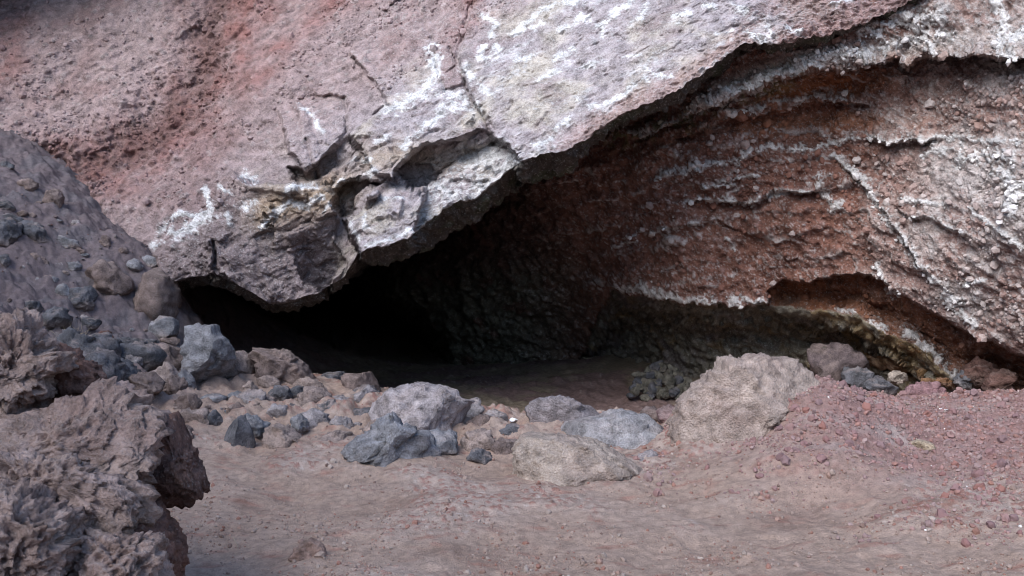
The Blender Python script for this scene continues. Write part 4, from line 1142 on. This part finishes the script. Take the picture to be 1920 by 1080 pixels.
# ---- stones piled inside the cave
PILE = []
rng = np.random.default_rng(5)
for row, (yy, x0, x1, n, s) in enumerate([(742, 1172, 1300, 9, 19), (730, 1180, 1296, 9, 22), (716, 1188, 1292, 8, 24), (704, 1196, 1286, 6, 24), (692, 1212, 1270, 4, 22)]):
    for k in range(n):
        x = x0 + (x1 - x0) * (k + 0.5) / n + rng.uniform(-4, 4)
        PILE.append((x + rng.uniform(-4, 4), yy + rng.uniform(-6, 6), s * rng.uniform(0.7, 1.45), s * rng.uniform(0.6, 1.1), rng.uniform(-50, 50), row))
RN = ['bottom', 'second', 'middle', 'fourth', 'top']
ORD = ['first', 'second', 'third', 'fourth', 'fifth', 'sixth', 'seventh', 'eighth', 'ninth']
PILE.sort(key=lambda t: (t[5], t[0]))
POS = [sum(1 for u in PILE[:k] if u[5] == t[5]) for k, t in enumerate(PILE)]
for k, (x, y, w, h, an, row) in enumerate(PILE):
    d0 = 10.3 + 0.14 * row
    stone_object('stone', blob(x, y, w, h, an, 300 + k), d0, 0.07, 300 + k, 'fist-sized stone in the %s layer of the cave heap, %s from its left end' % (RN[row], ORD[POS[k]]), 'stone', 'stones heaped on the cave floor',
                 cols=OLIVE if k % 3 else SLATE, cuts=9, rough=1.0, level=3, dust=0.2, ragged=1.3)
# ---- rocks in the low hollow at the right
HOLLOW = [
    (1652, 655, 66, 66, 20, OCHRE, 9.2, 'dark ochre boulder in the back of the right-hand hollow'), (1692, 672, 58, 48, -20, OCHRE, 8.9, 'rounded orange-brown boulder in the right-hand hollow'), (1684, 707, 40, 20, 0, TAN, 8.2, 'pale pinkish stone lying in the right-hand hollow'),
    (1735, 700, 30, 24, 0, OCHRE, 8.6, 'small ochre stone right of the pale pinkish one'), (1770, 716, 36, 14, 5, ((0.29, 0.155, 0.075), (0.25, 0.13, 0.07)), 8.1, 'bright orange flat stone under the white-edged ledge'), (1738, 716, 20, 16, 0, ((0.27, 0.15, 0.08), (0.23, 0.13, 0.075)), 8.1, 'small orange stone left of the bright flat one'),
    (1580, 685, 112, 66, 12, ((0.15, 0.115, 0.115), (0.115, 0.09, 0.092)), 9.0, 'mauve-grey earthy mound behind the knobbly outcrop'), (1612, 712, 62, 46, 10, SLATE, 8.0, 'grey rubble boulder at the foot of the mauve mound'), (1650, 728, 60, 34, 20, SLATE, 7.7, 'dark grey stone at the gravel edge under the hollow'),
    (1720, 665, 36, 50, 10, OCHRE, 9.2, 'tall ochre stone behind the rounded orange-brown boulder'), (1755, 690, 34, 36, 0, OLIVE, 9.0, 'olive stone deep in the right-hand hollow'), (1690, 640, 40, 26, 10, RUST, 9.4, 'rusty stone high at the back of the right-hand hollow'),
    (1840, 700, 60, 50, 0, RUST, 7.7, 'rusty lump under the arching edge right of the white tongue'), (1880, 715, 70, 44, 0, RUST, 7.5, 'rusty brown mass at the right edge below the arching wall'), (1812, 712, 30, 40, 20, SLATE, 7.8, 'dark stone right at the tip of the white tongue'), (1735, 738, 76, 40, -8, ((0.27, 0.16, 0.165), (0.22, 0.13, 0.14)), 7.1, 'mauve gravelly hump at the foot of the hollow'),
    (1540, 665, 40, 34, 0, OLIVE, 9.2, 'olive boulder left of the mauve mound'), (1615, 590, 44, 54, 0, SLATE, 9.0, 'grey knob hanging under the low ledge'),
]
for k, (cx, cy, w, h, an, cl, d0, lb) in enumerate(HOLLOW):
    stone_object('stone', blob(cx, cy, w, h, an, 400 + k), d0, 0.5 * min(w, h) * d0 / FPX * 1.2, 400 + k, lb, 'stone', 'rocks in the low hollow at the right', cols=cl, cuts=5, rough=1.3, level=4, knobs=0.5, ragged=1.2)

# ================================================================== FOREGROUND OUTCROP (left)
oc = empty('rock_outcrop', tuple(unproj(150, 1060, 3.0)), category='rock outcrop', label='pitted mauve tuff outcrop with red-brown undersides filling the near left corner')
OTUFF = ((0.345, 0.255, 0.228), (0.270, 0.190, 0.168))
OUT = [
    ([(-160, 640), (-40, 588), (0, 576), (30, 582), (55, 592), (72, 612), (92, 636), (96, 660), (118, 662), (116, 690), (90, 706), (96, 722), (88, 742), (70, 756), (84, 790), (60, 806), (0, 800), (-160, 800)], 3.35, 0.24, 'ledge', 'upper pale mauve ledge with a pitted rim', OTUFF, [((0.1, 0.15, 0.98), 0.5)]),
    ([(70, 640), (120, 660), (165, 680), (192, 705), (185, 730), (150, 745), (90, 760), (60, 720)], 3.62, 0.14, 'flank', 'red-brown shadowed flank under the upper ledge', RUST, []),
    ([(-160, 800), (0, 780), (80, 760), (130, 740), (180, 722), (240, 740), (300, 768), (330, 790), (318, 830), (312, 860), (310, 900), (290, 935), (262, 950), (200, 930), (120, 900), (0, 880), (-160, 900)], 3.15, 0.34, 'ledge', 'broad dusty middle ledge', OTUFF, [((0.05, 0.62, 0.78), 0.36)]),
    ([(300, 776), (325, 770), (335, 800), (352, 840), (362, 850), (376, 892), (384, 925), (360, 950), (322, 960), (285, 945), (296, 880)], 3.40, 0.13, 'flank', 'red-brown broken flank at the end of the middle ledge', RUST, []),
    ([(-160, 850), (0, 836), (60, 838), (110, 860), (180, 880), (240, 905), (275, 940), (270, 990), (200, 1010), (100, 1000), (-160, 980)], 2.95, 0.26, 'ledge', 'deeply pitted lower ledge', OTUFF, [((0.1, 0.1, 0.98), 0.6)]),
    ([(180, 940), (240, 930), (300, 960), (320, 1000), (330, 1040), (322, 1150), (200, 1150), (150, 1000)], 3.15, 0.20, 'flank', 'dark red-brown foot of the outcrop', RUST, []),
    ([(-160, 930), (0, 920), (40, 918), (90, 950), (125, 965), (130, 1020), (118, 1180), (-160, 1180)], 2.62, 0.22, 'ledge', 'lowest pale ledge in the corner', OTUFF, [((0.0, 0.3, 0.95), 0.55)]),
    ([(90, 1000), (160, 985), (230, 1000), (280, 1000), (308, 1010), (300, 1040), (290, 1070), (300, 1180), (80, 1180)], 2.80, 0.20, 'ledge', 'grey-mauve broken foot of the outcrop', OTUFF, []),
]
for k, (ol, d0, th, nm, lb, cl, pls) in enumerate(OUT):
    stone_object(nm, ol, d0, th, 500 + k, lb, parent=oc, mat='tuff', cols=cl, cuts=1, rough=0.5, pits=(0.95 if 'pitted' in lb or 'lowest' in lb else 0.7) if nm == 'ledge' else 0.55, level=6 if nm == 'ledge' else 5, planes=pls, noise_scale=0.55, dust=0.55 if nm == 'ledge' else 0.05, box=0.78, ragged=1.1)


def drift_sand():
    """sand banked against the stones that lie on it"""
    me = bpy.data.objects['ground'].data
    v = np.zeros(len(me.vertices) * 3, np.float32); me.vertices.foreach_get('co', v)
    v = v.reshape(-1, 3)
    add = np.zeros(len(v))
    for x, y, rx, ry in DRIFTS:
        R = 1.9 * max(rx, ry)
        m = (np.abs(v[:, 0] - x) < R) & (np.abs(v[:, 1] - y) < R)
        if not m.any():
            continue
        q = np.hypot((v[m, 0] - x) / rx, (v[m, 1] - y) / max(ry, 0.6 * rx))
        A = min(0.22 * rx, 0.035)
        add[m] = np.maximum(add[m], A * sstep(1.7, 0.8, q))
    nz = fbm(v * np.array([6.0, 6.0, 0.0]) + 4, 3)
    v[:, 2] += add * np.clip(0.8 + 0.7 * nz, 0.1, 1.5)
    me.vertices.foreach_set('co', v.ravel())
    me.update()


drift_sand()

# ================================================================== GRAVEL
PEB = [ico(1), ico(2)]


def pebble_soup(pts, sizes, cols, seed, lvl=0, mat='grit', squash=(0.55, 0.95)):
    rng = np.random.default_rng(seed)
    S, F = PEB[lvl]
    n = len(pts)
    nv = len(S)
    # random affine per pebble, plus lumpiness by direction
    A = rng.normal(size=(n, 3, 3))
    Qm, _ = np.linalg.qr(A)
    Qm[np.linalg.det(Qm) < 0, :, 0] *= -1
    sc = sizes[:, None] * rng.uniform(squash[0], squash[1], size=(n, 3))
    lump = 1 + rng.uniform(-0.28, 0.22, size=(n, nv))
    V = (S[None] * lump[..., None]) * sc[:, None, :]
    V = np.einsum('nij,nkj->nki', Qm, V) + pts[:, None, :]
    FF = (F[None] + (np.arange(n) * nv)[:, None, None]).reshape(-1, 3)
    pig = np.repeat(cols[:, None, :], nv, 1).reshape(-1, 3)
    return V.reshape(-1, 3), FF, pig


GP = np.array([(0.275, 0.150, 0.140), (0.255, 0.150, 0.145), (0.30, 0.185, 0.172), (0.29, 0.145, 0.122), (0.235, 0.155, 0.155), (0.27, 0.165, 0.16), (0.215, 0.135, 0.135), (0.285, 0.20, 0.19)])


def project(P):
    q = P - CO
    d = q @ CF
    return 960 + FPX * (q @ CR) / d, 540 - FPX * (q @ CU) / d, d


def ground_points():
    me = bpy.data.objects['ground'].data
    v = np.zeros(len(me.vertices) * 3, np.float32); me.vertices.foreach_get('co', v)
    v = v.reshape(-1, 3).astype(float)
    px, py, d = project(v)
    ok = (px > -30) & (px < 1950) & (py > 300) & (py < 1090) & (v[:, 1] > 2.5) & (v[:, 1] < 9.6)
    return v[ok], px[ok], py[ok]


def build_gravel():
    GV, GX, GY = ground_points()
    rng = np.random.default_rng(77)
    # red scree on the right: dense zone, streaks lower down
    pts, sz = [], []
    tries = 0
    dens_nodes = [(1420, 800, 50, 1.0), (1480, 755, 55, 1.2), (1560, 760, 60, 1.3), (1650, 770, 60, 1.4), (1750, 775, 60, 1.4), (1860, 775, 80, 1.5), (1900, 840, 60, 1.2), (1800, 820, 60, 0.8), (1450, 850, 40, .6), (1560, 790, 60, 0.8),
                  (1400, 925, 22, 0.35), (1500, 905, 20, 0.35), (1620, 880, 24, 0.35), (1750, 960, 30, 0.22), (1850, 930, 30, 0.35), (1870, 1000, 26, 0.3), (1650, 1000, 30, 0.10), (1240, 880, 30, 0.5), (1260, 800, 20, .6)]
    w = np.zeros(len(GV))
    for x, y, sg, a in dens_nodes:
        w += a * np.exp(-(((GX - x) / (sg * 1.6)) ** 2 + ((GY - y) / sg) ** 2))
    nz = fbm(np.c_[GX / 130 - GY / 200, GY / 20 + GX / 80, 0 * GX], 3)
    w = np.clip(w * (0.7 + 1.4 * nz), 0, 1) * (GX > 1190) * (GY > 690)
    n = 15500
    sel = rng.choice(len(GV), n, replace=False, p=w / w.sum())
    S_ = np.minimum(np.exp(rng.normal(math.log(0.0076), 0.62, n)), 0.036)
    P = GV[sel] + np.c_[rng.uniform(-0.008, 0.008, (n, 2)), S_ * 0.2]
    order = np.argsort(-S_ / np.linalg.norm(P - CO, axis=1))
    bigi, rest = order[:170], order[170:]
    col = GP[rng.integers(0, len(GP), len(P))] * rng.uniform(0.8, 1.2, (len(P), 1))
    white = (rng.uniform(size=len(P)) < 0.004) & (S_ < 0.011)
    col = col * 0.78 + np.array([0.31, 0.24, 0.215]) * 0.22
    col[white] = (0.7, 0.68, 0.66)
    V, F, pg = pebble_soup(P[rest], S_[rest], col[rest], 3)
    link('scoria_gravel', make_mesh('scoria_gravel', V, F, pg, M['grit'], smooth=False), kind='stuff', label='red scoria gravel strewn over the right-hand slope', category='gravel')
    shapes = []
    for k in range(9):
        V, F, pg = pebble_soup(np.zeros((1, 3)), np.ones(1), GP[k % len(GP)][None], 40 + k, 1)
        shapes.append(make_mesh('scoria_pebble', V, F, pg, M['grit'], smooth=False))
    for n, i in enumerate(bigi):
        o = link('scoria_pebble', shapes[n % 9], label='larger red scoria pebble lying in the gravel slope below the hollow', category='pebble', group='larger pebbles in the red gravel slope')
        o.location = P[i]; o.scale = (S_[i],) * 3; o.rotation_euler = tuple(rng.uniform(0, 6.28, 3))
    # grit over the sand in front
    nz = fbm(np.c_[GX / 150, GY / 60, 0 * GX + 3], 3)
    w = np.clip(0.30 + 1.3 * nz, 0.03, 1) * (GX > -20) * (1 + 1.2 * (GX < 330)) * np.where(GX > 330, GY > 690, True)
    n = 18000
    sel = rng.choice(len(GV), n, replace=False, p=w / w.sum())
    S_ = np.minimum(np.exp(rng.normal(math.log(0.0047), 0.6, n)), 0.026)
    P = GV[sel] + np.c_[rng.uniform(-0.008, 0.008, (n, 2)), S_ * 0.15]
    gp2 = np.array([(0.29, 0.19, 0.155), (0.31, 0.235, 0.20), (0.25, 0.17, 0.145), (0.34, 0.275, 0.24), (0.27, 0.145, 0.115), (0.30, 0.225, 0.19), (0.28, 0.205, 0.175)])
    col = gp2[rng.integers(0, len(gp2), len(P))] * rng.uniform(0.8, 1.15, (len(P), 1))
    lf = (GX[sel] < 330) & (GY[sel] < 720)
    col[lf] = col[lf] * np.array([0.55, 0.62, 0.72])
    V, F, pg = pebble_soup(P, S_, col, 5)
    link('sand_grit', make_mesh('sand_grit', V, F, pg, M['grit'], smooth=False), kind='stuff', label='small reddish grit scattered over the sandy ground', category='gravel')


build_gravel()


# ================================================================== LAPILLI bedded in the cliff and the wall
def build_lapilli():
    rng = np.random.default_rng(9)
    for data, nm, cond, n, s0, mat, sd in [(UPPER, 'cliff', lambda X, Y, m: (m < 0.5) & (X > -20) & (Y > -10), 3600, 0.0125, 'cliff', 6),
                                           (WALL, 'cave_wall', lambda X, Y, m: (X > 1150) & (Y > 60) & (m < 0.3), 3600, 0.0135, 'wall', 16)]:
        PX, PY, P, N, m, c = data
        k = cond(PX, PY, m)
        Pk, Nk, ck = P[k], N[k], c[k]
        w = np.clip(0.3 + 1.3 * fbm(Pk * 1.3 + 5, 3), 0.04, 2)
        sel = rng.choice(len(Pk), n, replace=False, p=w / w.sum())
        sz = np.minimum(np.exp(rng.normal(math.log(s0), 0.5, n)), 0.07)
        pts = Pk[sel] + Nk[sel] * (sz * 0.35)[:, None]
        V, F, pg = pebble_soup(pts, sz, ck[sel] * rng.uniform(0.92, 1.2, (n, 1)), sd)
        link('lapilli', make_mesh('lapilli', V, F, pg, M['grit'], smooth=False), bpy.data.objects[nm], kind='stuff')


build_lapilli()


# ================================================================== SMALL LITTER AND DRY PLANTS
def tube(path, r, seg=5):
    path = np.array(path, float)
    V, F = [], []
    for i, p in enumerate(path):
        t = path[min(i + 1, len(path) - 1)] - path[max(i - 1, 0)]
        t /= np.linalg.norm(t) + 1e-9
        u = np.cross(t, (0.3, 0.2, 1.0)); u /= np.linalg.norm(u) + 1e-9
        w = np.cross(t, u)
        rr = r * (1 - 0.6 * i / max(1, len(path) - 1))
        for k in range(seg):
            a = 2 * math.pi * k / seg
            V.append(p + rr * (math.cos(a) * u + math.sin(a) * w))
    for i in range(len(path) - 1):
        for k in range(seg):
            F.append((i * seg + k, i * seg + (k + 1) % seg, (i + 1) * seg + (k + 1) % seg, (i + 1) * seg + k))
    return np.array(V), np.array(F)


def scrap(px, py, w, h, label, seed):
    rng = np.random.default_rng(seed)
    d = gd(px, py)
    c = unproj(px, py, d - 0.02)
    s = d / FPX
    n = 7
    V, F = [], []
    for i in range(n):
        for j in range(n):
            u, v = (i / (n - 1) - 0.5), (j / (n - 1) - 0.5)
            edge = 1 + 0.25 * rng.uniform(-1, 1)
            V.append((u * w * s * edge, v * h * s * 2.0 * edge, 0.35 * h * s * math.sin(5 * u + 3 * v + seed) + rng.uniform(0, 0.2) * h * s + 0.006))
    F = grid_faces(n, n)
    me = make_mesh('paper_scrap', np.array(V), F, np.ones((n * n, 3)) * 0.8, M['paper'], smooth=False)
    o = link('paper_scrap', me, label=label, category='paper')
    o.location = c
    m = o.modifiers.new('thickness', 'SOLIDIFY'); m.thickness = 0.002


scrap(963, 789, 14, 7, 'crumpled white scrap on the sand between the boulders', 1)
scrap(1770, 771, 14, 6, 'small white scrap on the red gravel', 2)


def twig(pts, r, label):
    path = []
    for px, py in pts:
        d = gd(px, py)
        path.append(unproj(px, py, d - 0.03) + np.array([0, 0, 0.006]))
    path = np.array(path)
    base = path[0].copy()
    V, F = tube(path - base, r)
    o = link('twig', make_mesh('twig', V, F, np.ones((len(V), 3)) * 0.3, M['straw']), label=label, category='twig', group='dry straw bits on the sand')
    o.location = base


twig([(688, 872), (694, 880), (704, 884)], 0.004, 'pale straw bits on the sand below the rugged blue-grey boulder')
twig([(438, 1010), (443, 1022), (446, 1028)], 0.003, 'pale straw bit in the shade beside the near outcrop')
twig([(1070, 672), (1088, 668), (1100, 674), (1118, 669)], 0.008, 'thin dry root lying at the back of the cave floor')


def tuft(px, py, label):
    rng = np.random.default_rng(3)
    c = unproj(px, py, gd(px, py + 8) - 0.12)
    root = empty('dry_tuft', tuple(c), label=label, category='dry plant')
    Vs, Fs, n0 = [], [], 0
    for k in range(46):
        a = rng.uniform(0, 6.28); L = rng.uniform(0.06, 0.15)
        p = c + np.array([rng.uniform(-0.1, 0.1), rng.uniform(-0.06, 0.06), 0])
        path = [p]
        dirv = np.array([math.cos(a), 0.6 * math.sin(a), rng.uniform(0.2, 0.9)])
        for s in range(5):
            dirv = dirv + rng.normal(size=3) * 0.28
            path.append(path[-1] + dirv / np.linalg.norm(dirv) * L / 5)
        V, F = tube(path, 0.0028, 4)
        Vs.append(V); Fs.append(F + n0); n0 += len(V)
    V = np.concatenate(Vs); F = np.concatenate(Fs)
    link('stalks', make_mesh('stalks', V, F, np.ones((len(V), 3)) * 0.3, M['straw']), root, kind='stuff')


tuft(138, 634, 'dry straw-coloured tuft of twigs above the slate heap')
